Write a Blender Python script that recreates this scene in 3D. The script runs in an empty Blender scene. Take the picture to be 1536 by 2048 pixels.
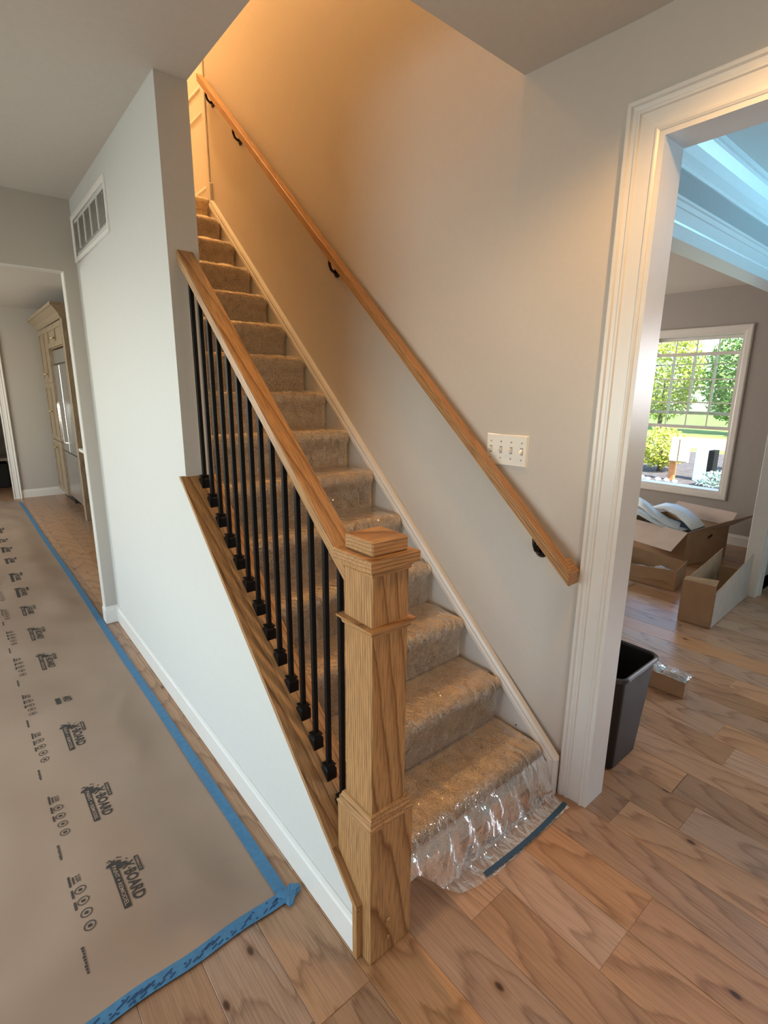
import bpy, bmesh, math, random
from mathutils import Vector, Matrix, noise
random.seed(7)
C = bpy.context.scene.collection
sc = bpy.context.scene

# ------------------------------------------------------------------ camera, world, sun, daylight, added fill, exposure
cam_d = bpy.data.cameras.new('camera')
cam = bpy.data.objects.new('camera', cam_d); C.objects.link(cam); sc.camera = cam
cam_d.sensor_fit = 'HORIZONTAL'; cam_d.sensor_width = 36.0; cam_d.lens = 1023.95 / 1536 * 36.0
cam_d.clip_start = 0.02; cam_d.clip_end = 200
_r = Vector((0.76883697, -0.63937968, 0.00912888)); _u = Vector((0.14128514, 0.18378041, 0.97276064)); _f = Vector((0.6236411, 0.74660457, -0.23163202))
cam.matrix_world = Matrix(((_r.x, _u.x, -_f.x, -0.646305), (_r.y, _u.y, -_f.y, -0.715822), (_r.z, _u.z, -_f.z, 1.464959), (0, 0, 0, 1)))

sc.view_settings.view_transform = 'Standard'; sc.view_settings.look = 'None'
sc.view_settings.gamma = 1.0; sc.view_settings.use_curve_mapping = False
sc.view_settings.exposure = -0.2

world = bpy.data.worlds.new('sky'); sc.world = world; world.use_nodes = True
wn = world.node_tree.nodes; wl = world.node_tree.links
sky = wn.new('ShaderNodeTexSky'); sky.sky_type = 'NISHITA'; sky.sun_disc = False
sky.sun_elevation = math.radians(42); sky.sun_rotation = math.radians(200)
wl.new(sky.outputs[0], wn['Background'].inputs[0]); wn['Background'].inputs[1].default_value = 0.8

sun_d = bpy.data.lights.new('sun', 'SUN'); sun_d.energy = 20.0; sun_d.angle = 0.01; sun_d.color = (1.0, 0.95, 0.84)
sun = bpy.data.objects.new('sun', sun_d); C.objects.link(sun); sun.rotation_euler = Vector((.22, .75, -.9)).to_track_quat('-Z', 'Y').to_euler(); sun.location = (14, 0, 12)

def area(name, loc, direction, sx, sy, power, color, spread=math.pi):
    d = bpy.data.lights.new(name, 'AREA'); d.shape = 'RECTANGLE'; d.size = sx; d.size_y = sy; d.energy = power; d.color = color; d.spread = spread
    o = bpy.data.objects.new(name, d); C.objects.link(o); o.location = loc
    o.rotation_euler = Vector(direction).to_track_quat('-Z', 'Y').to_euler(); return o
DAY = (0.80, 0.97, 1.0)
area('daylight_living_window', (-3.18, 1.1, 1.15), (1, 0, -.42), 2.2, 1.2, 53, (0.82, 0.98, 1.0), math.radians(130))
area('daylight_front_window', (-1.9, -2.98, 1.35), (0, 1, 0), 1.2, 1.5, 1, (0.83, 1.0, 0.97))
area('daylight_kitchen_window', (-3.18, 5.6, 1.5), (1, 0, .05), 2.0, 1.2, 105, (0.97, 1.0, 0.92))
area('daylight_dining_window', (5.11, -1.9, 1.3), (-.742, .411, .53), .8, 1.0, 56, (0.25, 0.66, 1.0), math.radians(54))
area('fill_dining_floor', (5.11, -1.9, 1.6), (-1, .40, -.45), .8, .8, 15, (0.92, 0.92, 1.0), math.radians(75))  # added fill lamp that brightens the dining floor behind the doorway
area('fill_back_room', (3.2, 4.18, 1.5), (0, -1, .35), 2.0, 1.4, 160, (1.0, 0.93, 0.86))  # added unseen fill lamp for the window room; the far wall is solid

# ------------------------------------------------------------------ materials
MATS = {}
def new_mat(name):
    m = bpy.data.materials.new(name); m.use_nodes = True; nt = m.node_tree
    b = nt.nodes['Principled BSDF']; MATS[name] = m
    return m, nt, b
def N(nt, t, **kw):
    n = nt.nodes.new(t)
    for k, v in kw.items(): setattr(n, k, v)
    return n
def ramp(nt, src, stops):
    r = N(nt, 'ShaderNodeValToRGB'); e = r.color_ramp.elements
    while len(e) < len(stops): e.new(0.5)
    for i, (p, c) in enumerate(stops):
        e[i].position = p; e[i].color = (c[0], c[1], c[2], 1)
    nt.links.new(src, r.inputs[0]); return r
def bump(nt, b, src, strength, dist):
    k = N(nt, 'ShaderNodeBump'); k.inputs['Strength'].default_value = strength; k.inputs['Distance'].default_value = dist
    nt.links.new(src, k.inputs['Height']); nt.links.new(k.outputs[0], b.inputs['Normal']); return k
def plain(name, col, rough=0.5, metal=0.0, noise_scale=0, var=0.06, bmp=0.0, spec=0.5):
    m, nt, b = new_mat(name)
    b.inputs['Base Color'].default_value = (*col, 1); b.inputs['Roughness'].default_value = rough; b.inputs['Metallic'].default_value = metal
    b.inputs['Specular IOR Level'].default_value = spec
    if noise_scale:
        tc = N(nt, 'ShaderNodeTexCoord'); n = N(nt, 'ShaderNodeTexNoise'); n.inputs['Scale'].default_value = noise_scale; n.inputs['Detail'].default_value = 4
        nt.links.new(tc.outputs['Object'], n.inputs['Vector'])
        lo = tuple(c * (1 - var) for c in col); hi = tuple(min(1, c * (1 + var)) for c in col)
        r = ramp(nt, n.outputs['Fac'], [(0.3, lo), (0.7, hi)]); nt.links.new(r.outputs[0], b.inputs['Base Color'])
        if bmp: bump(nt, b, n.outputs['Fac'], bmp, 0.004)
    return m
def oak(name, rot, light, dark, rand=False, ring=22, rough=0.38, knots=False, pore=0.35, stretch=0.05, wobble=0.014, tilt=0.028, off0=0.0):
    m, nt, b = new_mat(name); L = nt.links.new
    tc = N(nt, 'ShaderNodeTexCoord')
    m0 = N(nt, 'ShaderNodeMapping'); m0.inputs['Rotation'].default_value = rot; L(tc.outputs['Object'], m0.inputs[0])
    vec = m0.outputs[0]
    oi = N(nt, 'ShaderNodeObjectInfo')
    cm = N(nt, 'ShaderNodeCombineXYZ')
    for k, (a, off) in enumerate(((1.7, -0.85), (31.0, 0.0), (0.16, 0.05))):
        ml = N(nt, 'ShaderNodeMath', operation='MULTIPLY'); ml.inputs[1].default_value = (37.1, 91.7, 53.3)[k]; L(oi.outputs['Random'], ml.inputs[0])
        fr = N(nt, 'ShaderNodeMath', operation='FRACT'); L(ml.outputs[0], fr.inputs[0])
        if k == 0: off += off0
        ma = N(nt, 'ShaderNodeMath', operation='MULTIPLY_ADD'); ma.inputs[1].default_value = a * (0.12 if k == 0 else 1); ma.inputs[2].default_value = off * (0.12 if k == 0 else 1)
        L(fr.outputs[0], ma.inputs[0]); L(ma.outputs[0], cm.inputs[k])
    ad = N(nt, 'ShaderNodeVectorMath', operation='ADD'); L(vec, ad.inputs[0]); L(cm.outputs[0], ad.inputs[1]); vec = ad.outputs[0]
    # cathedral grain: rings round the length axis, cut at a slight tilt and wobbled by noise
    wob = N(nt, 'ShaderNodeMapping'); wob.inputs['Scale'].default_value = (9, 1.3, 9); L(vec, wob.inputs[0])
    n0 = N(nt, 'ShaderNodeTexNoise'); n0.inputs['Scale'].default_value = 1.0; n0.inputs['Detail'].default_value = 3; L(wob.outputs[0], n0.inputs['Vector'])
    sb = N(nt, 'ShaderNodeVectorMath', operation='SUBTRACT'); L(n0.outputs['Color'], sb.inputs[0]); sb.inputs[1].default_value = (0.5, 0.5, 0.5)
    scl = N(nt, 'ShaderNodeVectorMath', operation='SCALE'); L(sb.outputs[0], scl.inputs[0]); scl.inputs['Scale'].default_value = wobble
    ad2 = N(nt, 'ShaderNodeVectorMath', operation='ADD'); L(vec, ad2.inputs[0]); L(scl.outputs[0], ad2.inputs[1])
    mp = N(nt, 'ShaderNodeMapping'); mp.inputs['Rotation'].default_value = (tilt, 0, 0); L(ad2.outputs[0], mp.inputs[0])
    wv = N(nt, 'ShaderNodeTexWave', wave_type='RINGS', rings_direction='Y', wave_profile='SAW'); wv.inputs['Scale'].default_value = ring
    wv.inputs['Distortion'].default_value = 0.35; wv.inputs['Detail'].default_value = 2; wv.inputs['Detail Scale'].default_value = 1.5
    L(mp.outputs[0], wv.inputs[0])
    ps = N(nt, 'ShaderNodeMapping'); ps.inputs['Scale'].default_value = (260, 260 * stretch, 260); L(vec, ps.inputs[0])
    n1 = N(nt, 'ShaderNodeTexNoise'); n1.inputs['Scale'].default_value = 1; n1.inputs['Detail'].default_value = 2; L(ps.outputs[0], n1.inputs['Vector'])
    mid = tuple(0.55 * a + 0.45 * d for a, d in zip(light, dark))
    r1 = ramp(nt, wv.outputs['Color'], [(0.0, light), (0.55, tuple(0.88 * a + 0.12 * d for a, d in zip(light, dark))), (0.76, mid), (0.86, dark), (0.97, light)])
    r2 = ramp(nt, n1.outputs['Fac'], [(0.36, (1 - pore,) * 3), (0.56, (1, 1, 1))])
    mx = N(nt, 'ShaderNodeMixRGB', blend_type='MULTIPLY'); mx.inputs[0].default_value = 1; L(r1.outputs[0], mx.inputs[1]); L(r2.outputs[0], mx.inputs[2])
    col = mx.outputs[0]
    if rand:
        hs = N(nt, 'ShaderNodeHueSaturation'); L(col, hs.inputs['Color'])
        mr = N(nt, 'ShaderNodeMapRange'); L(oi.outputs['Random'], mr.inputs[0]); mr.inputs[3].default_value = 0.74; mr.inputs[4].default_value = 1.16; L(mr.outputs[0], hs.inputs['Value'])
        ms = N(nt, 'ShaderNodeMapRange'); ml = N(nt, 'ShaderNodeMath', operation='MULTIPLY'); ml.inputs[1].default_value = 17.3; L(oi.outputs['Random'], ml.inputs[0])
        fr = N(nt, 'ShaderNodeMath', operation='FRACT'); L(ml.outputs[0], fr.inputs[0]); L(fr.outputs[0], ms.inputs[0]); ms.inputs[3].default_value = 0.82; ms.inputs[4].default_value = 1.12; L(ms.outputs[0], hs.inputs['Saturation'])
        col = hs.outputs[0]
    if knots:
        km = N(nt, 'ShaderNodeMapping'); km.inputs['Scale'].default_value = (3.2, 1.7, 0.0); L(vec, km.inputs[0])
        vo = N(nt, 'ShaderNodeTexVoronoi', voronoi_dimensions='2D'); vo.inputs['Scale'].default_value = 1.0; L(km.outputs[0], vo.inputs['Vector'])
        rk = ramp(nt, vo.outputs['Distance'], [(0.0, (0.14, 0.09, 0.06)), (0.016, (0.22, 0.15, 0.11)), (0.03, (0.78, 0.73, 0.69)), (0.07, (1, 1, 1))])
        mk = N(nt, 'ShaderNodeMixRGB', blend_type='MULTIPLY'); mk.inputs[0].default_value = 1; L(col, mk.inputs[1]); L(rk.outputs[0], mk.inputs[2]); col = mk.outputs[0]
    L(col, b.inputs['Base Color']); b.inputs['Roughness'].default_value = rough
    bump(nt, b, n1.outputs['Fac'], 0.12, 0.001)
    return m
SL = math.atan(0.894)
OL, OD = (0.49, 0.262, 0.104), (0.215, 0.088, 0.027)
oak('oak_long', (0, 0, 0), OL, OD, ring=36)
oak('oak_slope', (-SL, 0, 0), OL, OD, ring=36, off0=0.75, tilt=0.02)
oak('oak_upright', (math.radians(-90), 0, 0), OL, OD, ring=36)
oak('oak_cross', (0, 0, math.radians(90)), OL, OD, ring=36)
oak('floor_oak', (0, 0, 0), (0.44, 0.257, 0.148), (0.285, 0.152, 0.082), rand=True, ring=34, rough=0.28, knots=True, pore=0.22, stretch=0.03, wobble=0.03, tilt=0.04)
oak('cabinet_oak', (math.radians(-90), 0, 0), (0.34, 0.262, 0.168), (0.26, 0.19, 0.115), ring=30)

wall_c = (0.46, 0.425, 0.375)
plain('wall_paint_shaded', wall_c, 0.6, 0, 60, 0.012, 0.03)  # same paint as hall and stair walls, darkened: shade put into the colour
plain('wall_paint_lit', (0.57, 0.515, 0.45), 0.6, 0, 60, 0.012, 0.03)  # lighter copy of the same wall paint, stair light put into the colour
plain('wall_paint_lit_cool', (0.60, 0.59, 0.555), 0.55, 0, 60, 0.012, 0.03)  # brightest, coolest copy of that paint, hallway daylight put into the colour
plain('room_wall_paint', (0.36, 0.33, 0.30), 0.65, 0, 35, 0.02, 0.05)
plain('ceiling_paint', (0.60, 0.565, 0.51), 0.85, 0, 60, 0.02, 0.08)
plain('white_trim', (0.71, 0.685, 0.64), 0.32, 0, 20, 0.015)
plain('white_plastic', (0.84, 0.82, 0.75), 0.35)
plain('screw', (0.5, 0.49, 0.46), 0.35, 0.8)
plain('switch_gap', (0.35, 0.33, 0.3), 0.6)
plain('black_iron', (0.003, 0.003, 0.0035), 0.45, 0.0, spec=0.2)
plain('bronze', (0.02, 0.015, 0.013), 0.35, 0.6)
plain('black_plastic', (0.007, 0.007, 0.0075), 0.42)
plain('bin_rim', (0.03, 0.031, 0.034), 0.3)
plain('cardboard', (0.36, 0.235, 0.135), 0.8, 0, 12, 0.08, 0.05)
plain('cardboard_pale', (0.50, 0.40, 0.33), 0.75, 0, 12, 0.06, 0.05)
plain('cardboard_grey', (0.40, 0.34, 0.27), 0.8, 0, 12, 0.06, 0.05)
plain('cut_edge', (0.62, 0.52, 0.40), 0.8)
plain('foam_sheet', (0.70, 0.80, 0.84), 0.5, 0, 20, 0.05, 0.1)
plain('dark_liner', (0.012, 0.013, 0.014), 0.7, spec=0.1)
plain('label_paper', (0.7, 0.7, 0.68), 0.6)
plain('ink', (0.035, 0.03, 0.026), 0.7)
plain('tape_blue', (0.05, 0.175, 0.32), 0.55, 0, 60, 0.12, 0.3)
plain('tape_ink', (0.008, 0.045, 0.13), 0.6)
plain('tape_dark', (0.016, 0.06, 0.12), 0.5, 0, 40, 0.1)
plain('steel', (0.66, 0.66, 0.65), 0.3, 1.0, 4, 0.04)
plain('steel_handle', (0.75, 0.75, 0.74), 0.18, 1.0)
plain('brass', (0.75, 0.62, 0.36), 0.25, 1.0)
plain('dark_gap', (0.02, 0.018, 0.016), 0.9)
plain('vent_white', (0.76, 0.74, 0.69), 0.45)
plain('vent_slat', (0.6, 0.58, 0.53), 0.5)
plain('lawn', (0.16, 0.27, 0.05), 0.9, 0, 3, 0.25)
plain('mulch', (0.085, 0.075, 0.075), 0.95, 0, 9, 0.4, 0.4)
plain('concrete', (0.62, 0.60, 0.57), 0.9, 0, 3, 0.05)
plain('stone_white', (0.7, 0.7, 0.67), 0.8, 0, 20, 0.1)
plain('post_orange', (0.50, 0.22, 0.08), 0.7, 0, 20, 0.1)
plain('pale_wood', (0.66, 0.58, 0.40), 0.7, 0, 14, 0.12)
plain('pedestal_blue', (0.45, 0.62, 0.68), 0.6, 0, 14, 0.05)
plain('leaf_yellow', (0.42, 0.46, 0.06), 0.6, 0, 5, 0.3)
plain('leaf_green', (0.19, 0.30, 0.07), 0.6, 0, 5, 0.3)
plain('leaf_grey', (0.30, 0.42, 0.36), 0.6, 0, 5, 0.2)
plain('bark', (0.16, 0.12, 0.09), 0.9, 0, 20, 0.2)
plain('caulk', (0.82, 0.8, 0.76), 0.5)

def carpet_mat():
    m, nt, b = new_mat('carpet'); L = nt.links.new
    tc = N(nt, 'ShaderNodeTexCoord')
    n = N(nt, 'ShaderNodeTexNoise'); n.inputs['Scale'].default_value = 260; n.inputs['Detail'].default_value = 3; L(tc.outputs['Object'], n.inputs['Vector'])
    n2 = N(nt, 'ShaderNodeTexNoise'); n2.inputs['Scale'].default_value = 26; n2.inputs['Detail'].default_value = 3; L(tc.outputs['Object'], n2.inputs['Vector'])
    mx = N(nt, 'ShaderNodeMath', operation='ADD'); ml = N(nt, 'ShaderNodeMath', operation='MULTIPLY'); ml.inputs[1].default_value = 0.35
    L(n2.outputs['Fac'], ml.inputs[0]); L(n.outputs['Fac'], mx.inputs[0]); L(ml.outputs[0], mx.inputs[1])
    r = ramp(nt, mx.outputs[0], [(0.48, (0.36, 0.25, 0.15)), (0.64, (0.74, 0.56, 0.37)), (0.80, (0.92, 0.78, 0.58))]); L(r.outputs[0], b.inputs['Base Color'])
    b.inputs['Roughness'].default_value = 1.0; b.inputs['Specular IOR Level'].default_value = 0.1
    b.inputs['Sheen Weight'].default_value = 0.25; b.inputs['Sheen Roughness'].default_value = 0.6
    bump(nt, b, n.outputs['Fac'], 0.9, 0.006)
carpet_mat()
def film_mat(name, base, rough, white, fres=1.0, bs=.8):
    m, nt, b = new_mat(name); L = nt.links.new
    nt.nodes.remove(b); out = nt.nodes['Material Output']
    tr = N(nt, 'ShaderNodeBsdfTransparent'); tr.inputs[0].default_value = (0.97, 0.97, 0.97, 1)
    gl = N(nt, 'ShaderNodeBsdfGlossy'); gl.inputs['Roughness'].default_value = rough; gl.inputs[0].default_value = (1, 1, 1, 1)
    di = N(nt, 'ShaderNodeBsdfDiffuse'); di.inputs[0].default_value = (0.85, 0.83, 0.82, 1)
    tc = N(nt, 'ShaderNodeTexCoord'); mp = N(nt, 'ShaderNodeMapping'); mp.inputs['Scale'].default_value = (30, 16, 16); mp.inputs['Rotation'].default_value = (0.4, 0.3, 0.7)
    n = N(nt, 'ShaderNodeTexNoise'); n.inputs['Scale'].default_value = 1; n.inputs['Detail'].default_value = 3; n.inputs['Distortion'].default_value = 1.2
    L(tc.outputs['Object'], mp.inputs[0]); L(mp.outputs[0], n.inputs['Vector'])
    bp = N(nt, 'ShaderNodeBump'); bp.inputs['Strength'].default_value = bs; bp.inputs['Distance'].default_value = 0.02; L(n.outputs['Fac'], bp.inputs['Height']); L(bp.outputs[0], gl.inputs['Normal'])
    lw = N(nt, 'ShaderNodeFresnel'); lw.inputs['IOR'].default_value = 1.45; L(bp.outputs[0], lw.inputs['Normal'])
    ma = N(nt, 'ShaderNodeMath', operation='MULTIPLY_ADD'); L(lw.outputs[0], ma.inputs[0]); ma.inputs[1].default_value = fres; ma.inputs[2].default_value = base; ma.use_clamp = True
    m1 = N(nt, 'ShaderNodeMixShader'); L(ma.outputs[0], m1.inputs[0]); L(tr.outputs[0], m1.inputs[1]); L(gl.outputs[0], m1.inputs[2])
    m2 = N(nt, 'ShaderNodeMixShader'); m2.inputs[0].default_value = white; L(m1.outputs[0], m2.inputs[1]); L(di.outputs[0], m2.inputs[2])
    L(m2.outputs[0], out.inputs[0])
film_mat('clear_film', 0.02, 0.05, 0.02, 2.2, 1.0)
film_mat('milky_film', 0.0, 0.12, 0.15, .9, .3)
film_mat('bubble_wrap', 0.25, 0.12, 0.12)
def glass_mat():
    m, nt, b = new_mat('window_glass'); nt.nodes.remove(b); out = nt.nodes['Material Output']; L = nt.links.new
    tr = N(nt, 'ShaderNodeBsdfTransparent'); tr.inputs[0].default_value = (0.93, 0.98, 0.96, 1)
    gl = N(nt, 'ShaderNodeBsdfGlossy'); gl.inputs['Roughness'].default_value = 0.02
    mx = N(nt, 'ShaderNodeMixShader'); mx.inputs[0].default_value = 0.06; L(tr.outputs[0], mx.inputs[1]); L(gl.outputs[0], mx.inputs[2]); L(mx.outputs[0], out.inputs[0])
glass_mat()
def paper_mat():
    m, nt, b = new_mat('kraft_paper'); L = nt.links.new
    tc = N(nt, 'ShaderNodeTexCoord'); n = N(nt, 'ShaderNodeTexNoise'); n.inputs['Scale'].default_value = 2.2; n.inputs['Detail'].default_value = 5
    L(tc.outputs['Object'], n.inputs['Vector'])
    r = ramp(nt, n.outputs['Fac'], [(0.3, (0.30, 0.208, 0.148)), (0.7, (0.35, 0.248, 0.182))]); L(r.outputs[0], b.inputs['Base Color'])
    b.inputs['Roughness'].default_value = 0.62
    n2 = N(nt, 'ShaderNodeTexNoise'); n2.inputs['Scale'].default_value = 14; n2.inputs['Detail'].default_value = 3; L(tc.outputs['Object'], n2.inputs['Vector'])
    bump(nt, b, n2.outputs['Fac'], 0.25, 0.004)
paper_mat()
def lamp_mat(name, col, st):
    m, nt, b = new_mat(name)
    b.inputs['Base Color'].default_value = (0.9, 0.85, 0.75, 1); b.inputs['Emission Color'].default_value = (*col, 1); b.inputs['Emission Strength'].default_value = st
WARM = (1.0, 0.56, 0.22)
lamp_mat('lamp_glass', WARM, 6.0)

# ------------------------------------------------------------------ builders
def link(name, me, mat, parent=None):
    o = bpy.data.objects.new(name, me); C.objects.link(o)
    if mat and not me.materials: me.materials.append(MATS[mat])
    if parent is not None:
        o.parent = parent; o.matrix_parent_inverse = Matrix.Translation(-parent.location)
    return o
def mk(name, verts, faces, mat, parent=None, smooth=False, bevel=0, seg=1):
    bm = bmesh.new(); vs = [bm.verts.new(v) for v in verts]
    for f in faces:
        try: bm.faces.new([vs[i] for i in f])
        except ValueError: pass
    bmesh.ops.recalc_face_normals(bm, faces=bm.faces[:])
    if bevel: bmesh.ops.bevel(bm, geom=bm.edges[:], offset=bevel, segments=seg, affect='EDGES', profile=0.5, clamp_overlap=True)
    return fin(name, bm, mat, parent, smooth)
def fin(name, bm, mat, parent=None, smooth=False):
    me = bpy.data.meshes.new(name)
    for f in bm.faces: f.smooth = smooth
    bm.to_mesh(me); bm.free()
    return link(name, me, mat, parent)
BF = [(0, 1, 3, 2), (4, 6, 7, 5), (0, 2, 6, 4), (1, 5, 7, 3), (0, 4, 5, 1), (2, 3, 7, 6)]
def bxv(lo, hi): return [(x, y, z) for x in (lo[0], hi[0]) for y in (lo[1], hi[1]) for z in (lo[2], hi[2])]
def box(name, lo, hi, mat, parent=None, bevel=0, seg=1): return mk(name, bxv(lo, hi), BF, mat, parent, False, bevel, seg)
def multi(name, lists, mat, parent=None, bevel=0, smooth=False):      # several shapes of ONE thing or piece of setting
    V, Fc = [], []
    for v, f in lists:
        k = len(V); V += v; Fc += [tuple(i + k for i in q) for q in f]
    return mk(name, V, Fc, mat, parent, smooth, bevel)
def B(lo, hi): return (bxv(lo, hi), BF)
def PR(pts, axis, a, b):                                              # prism: pts in the two other axes
    n = len(pts)
    def P(p, t): return {'x': (t, p[0], p[1]), 'y': (p[0], t, p[1]), 'z': (p[0], p[1], t)}[axis]
    v = [P(p, a) for p in pts] + [P(p, b) for p in pts]
    f = [tuple(range(n)), tuple(range(2 * n - 1, n - 1, -1))] + [(i, (i + 1) % n, n + (i + 1) % n, n + i) for i in range(n)]
    return v, f
def prism(name, pts, axis, a, b, mat, parent=None, bevel=0): return multi(name, [PR(pts, axis, a, b)], mat, parent, bevel)
def sweep(name, path, prof, org, du, dv, dn, mat, parent=None, closed=False):
    """mitred moulding: path in plane (du, dv) from org; profile (offset to the left of travel, rise along dn)"""
    org, du, dv, dn = map(Vector, (org, du, dv, dn)); n = len(path); P = [Vector(p) for p in path]; rows = []
    for i in range(n):
        if closed: a = (P[i] - P[i - 1]).normalized(); c = (P[(i + 1) % n] - P[i]).normalized()
        else:
            a = (P[i] - P[i - 1]).normalized() if i else (P[1] - P[0]).normalized()
            c = (P[i + 1] - P[i]).normalized() if i < n - 1 else (P[-1] - P[-2]).normalized()
        na, nc = Vector((-a.y, a.x)), Vector((-c.y, c.x)); mt = (na + nc).normalized(); k = 1 / max(0.3, mt.dot(na))
        rows.append([org + du * (P[i].x + mt.x * k * q[0]) + dv * (P[i].y + mt.y * k * q[0]) + dn * q[1] for q in prof])
    m = len(prof); V = [v for r in rows for v in r]; F = []
    for i in range(n if closed else n - 1):
        j = (i + 1) % n
        for k in range(m): F.append((i * m + k, i * m + (k + 1) % m, j * m + (k + 1) % m, j * m + k))
    if not closed: F += [tuple(range(m)), tuple(range((n - 1) * m + m - 1, (n - 1) * m - 1, -1))]
    return mk(name, V, F, mat, parent)
def tube(name, pts, rad, mat, parent=None, n=10):
    pts = [Vector(p) for p in pts]; rows = []; rs = rad if isinstance(rad, (list, tuple)) else [rad] * len(pts)
    for i, p in enumerate(pts):
        t = (pts[min(i + 1, len(pts) - 1)] - pts[max(i - 1, 0)]).normalized()
        a = t.orthogonal().normalized() if i == 0 else (rows_a - t * rows_a.dot(t)).normalized()
        rows_a = a; b = t.cross(a)
        rows.append([p + (a * math.cos(2 * math.pi * k / n) + b * math.sin(2 * math.pi * k / n)) * rs[i] for k in range(n)])
    V = [v for r in rows for v in r]; F = [(i * n + k, i * n + (k + 1) % n, (i + 1) * n + (k + 1) % n, (i + 1) * n + k) for i in range(len(pts) - 1) for k in range(n)]
    F += [tuple(range(n)), tuple(range(len(V) - 1, len(V) - n - 1, -1))]
    return mk(name, V, F, mat, parent, True)
def stack(name, secs, mat, parent=None, bevel=0):                     # square sections (cx, cy, half, z) stacked up
    V, F = [], []
    for cx, cy, h, z in secs: V += [(cx - h, cy - h, z), (cx + h, cy - h, z), (cx + h, cy + h, z), (cx - h, cy + h, z)]
    for i in range(len(secs) - 1):
        for k in range(4): F.append((i * 4 + k, i * 4 + (k + 1) % 4, i * 4 + 4 + (k + 1) % 4, i * 4 + 4 + k))
    F += [(3, 2, 1, 0), tuple(len(V) - 4 + k for k in range(4))]
    return mk(name, V, F, mat, parent, False, bevel)
def thing(name, label, cat, loc, group=None):
    o = bpy.data.objects.new(name, None); C.objects.link(o); o.location = loc; o.empty_display_size = 0.05
    return tag(o, label, cat, group)
def tag(o, label, cat, group=None):
    o['label'] = label; o['category'] = cat
    if group: o['group'] = group
    return o
def struct(o): o['kind'] = 'structure'; return o
def stuff(o): o['kind'] = 'stuff'; return o

# ------------------------------------------------------------------ measures
H = 2.44; XW = -0.013; YE = 1.20; YF = 2.72
RUN, RISE, Y1 = 0.2026, 0.1812, 0.1705
XR = 0.905; XD = 0.925

# ------------------------------------------------------------------ the setting: shell
multi_struct = lambda name, lst, mat: struct(multi(name, lst, mat))
# hallway / stair wall with its sloping knee part
capz = lambda y: 0.062 + 0.903 * y
wl_ = multi_struct('wall_left', [
    PR([(0.23, 0), (0.23, capz(.23) - .02), (YE, capz(YE) - .02), (YE, H), (YF + .001, H), (YF + .001, 0)], 'x', XW, 0.1),
    PR([(0.1405, 0), (0.1405, capz(.1405) - .02), (0.2299, capz(.2299) - .02), (0.2299, 0)], 'x', XW, -0.0085)], 'wall_paint_lit_cool')
XWF = lambda y: XW + max(0, y - .23) / 2.49 * .016                    # the wall runs very slightly out of square
for v in wl_.data.vertices:
    if abs(v.co.x - XW) < 1e-4: v.co.x = XWF(v.co.y)
JX, JT = -.062, .075
multi_struct('wall_hall_end', [B((JX, YF + .001, 0), (0.0995, YF + JT, H)), B((0.0995, YF + .001, 0), (0.9, YF + JT, 2.165)), B((-3.3, YF, 2.08), (JX, YF + JT, H)), B((-3.3, YF, 0), (-2.0, YF + JT, 2.08))], 'wall_paint_shaded')
multi_struct('wall_living', [B((-3.35, -3.1, 0), (-3.2, -.1, H)), B((-3.35, 2.3, 0), (-3.2, 4.5, H)), B((-3.35, 6.7, 0), (-3.2, 7.7, H)),
    B((-3.35, -.1, 0), (-3.2, 2.3, .55)), B((-3.35, -.1, 2.15), (-3.2, 2.3, H)), B((-3.35, 4.5, 0), (-3.2, 6.7, .85)), B((-3.35, 4.5, 2.15), (-3.2, 6.7, H))], 'wall_paint_shaded')
multi_struct('wall_front', [B((-3.35, -3.1, 0), (-2.55, -3.0, H)), B((-1.25, -3.1, 0), (5.3, -3.0, H)), B((-2.55, -3.1, 0), (-1.25, -3.0, .55)), B((-2.55, -3.1, 2.15), (-1.25, -3.0, H))], 'wall_paint_shaded')
multi_struct('wall_kitchen_end', [B((-3.35, 7.6, 0), (-1.05, 7.7, H)), B((-.15, 7.6, 0), (1.3, 7.7, H)), B((-1.05, 7.6, 2.04), (-.15, 7.7, H))], 'wall_paint_shaded')
multi_struct('wall_kitchen_right', [B((1.1, YF, 0), (1.2, 7.6, H))], 'wall_paint_shaded')
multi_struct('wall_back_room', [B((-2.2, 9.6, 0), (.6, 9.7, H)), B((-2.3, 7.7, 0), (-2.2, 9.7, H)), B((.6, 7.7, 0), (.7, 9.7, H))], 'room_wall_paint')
# stairwell wall, slightly bent where the foyer begins, with the cased opening to the dining room
DY0, DY1, DH = 0.02, -1.35, 2.145
multi_struct('wall_right', [
    PR([(XD, DY0), (XD, .112), (XR, .465), (XR, 3.035), (1.03, 3.035), (1.03, DY0)], 'z', 0, H),
    B((XR, .465, H), (1.03, 3.035, 5.1)), B((XR, 3.035, H), (1.03, 3.80, 2.718)), B((XR, 3.035, 4.75), (1.03, 3.80, 5.1)), B((XR, 3.80, H), (1.03, 4.6, 5.1)),
    B((XD, DY1, DH), (1.03, DY0, H)), B((XD, -3.0, 0), (1.03, DY1, H))], 'wall_paint_lit')
multi_struct('wall_stairwell', [B((0, .35, H + .26), (.098, 4.6, 5.1)), B((0, 4.6, H), (1.03, 4.7, 5.1)), B((.098, .35, H + .26), (1.03, .464, 5.1))], 'wall_paint_lit')
multi_struct('ceiling', [B((-3.35, -3.1, H), (.098, 7.7, H + .26)), B((.098, -3.1, H), (1.03, .465, H + .26)), B((1.03, -3.1, H), (5.3, 4.3, H + .26)),
    B((.098, 3.07, H), (XR, 7.7, H + .26)), B((XR, 4.6, H), (1.3, 7.7, H + .26)), B((-2.3, 7.7, H), (.7, 9.7, H + .1))], 'ceiling_paint')
struct(box('ceiling_upper', (0, .35, 5.1), (1.03, 4.7, 5.2), 'ceiling_paint'))
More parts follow.
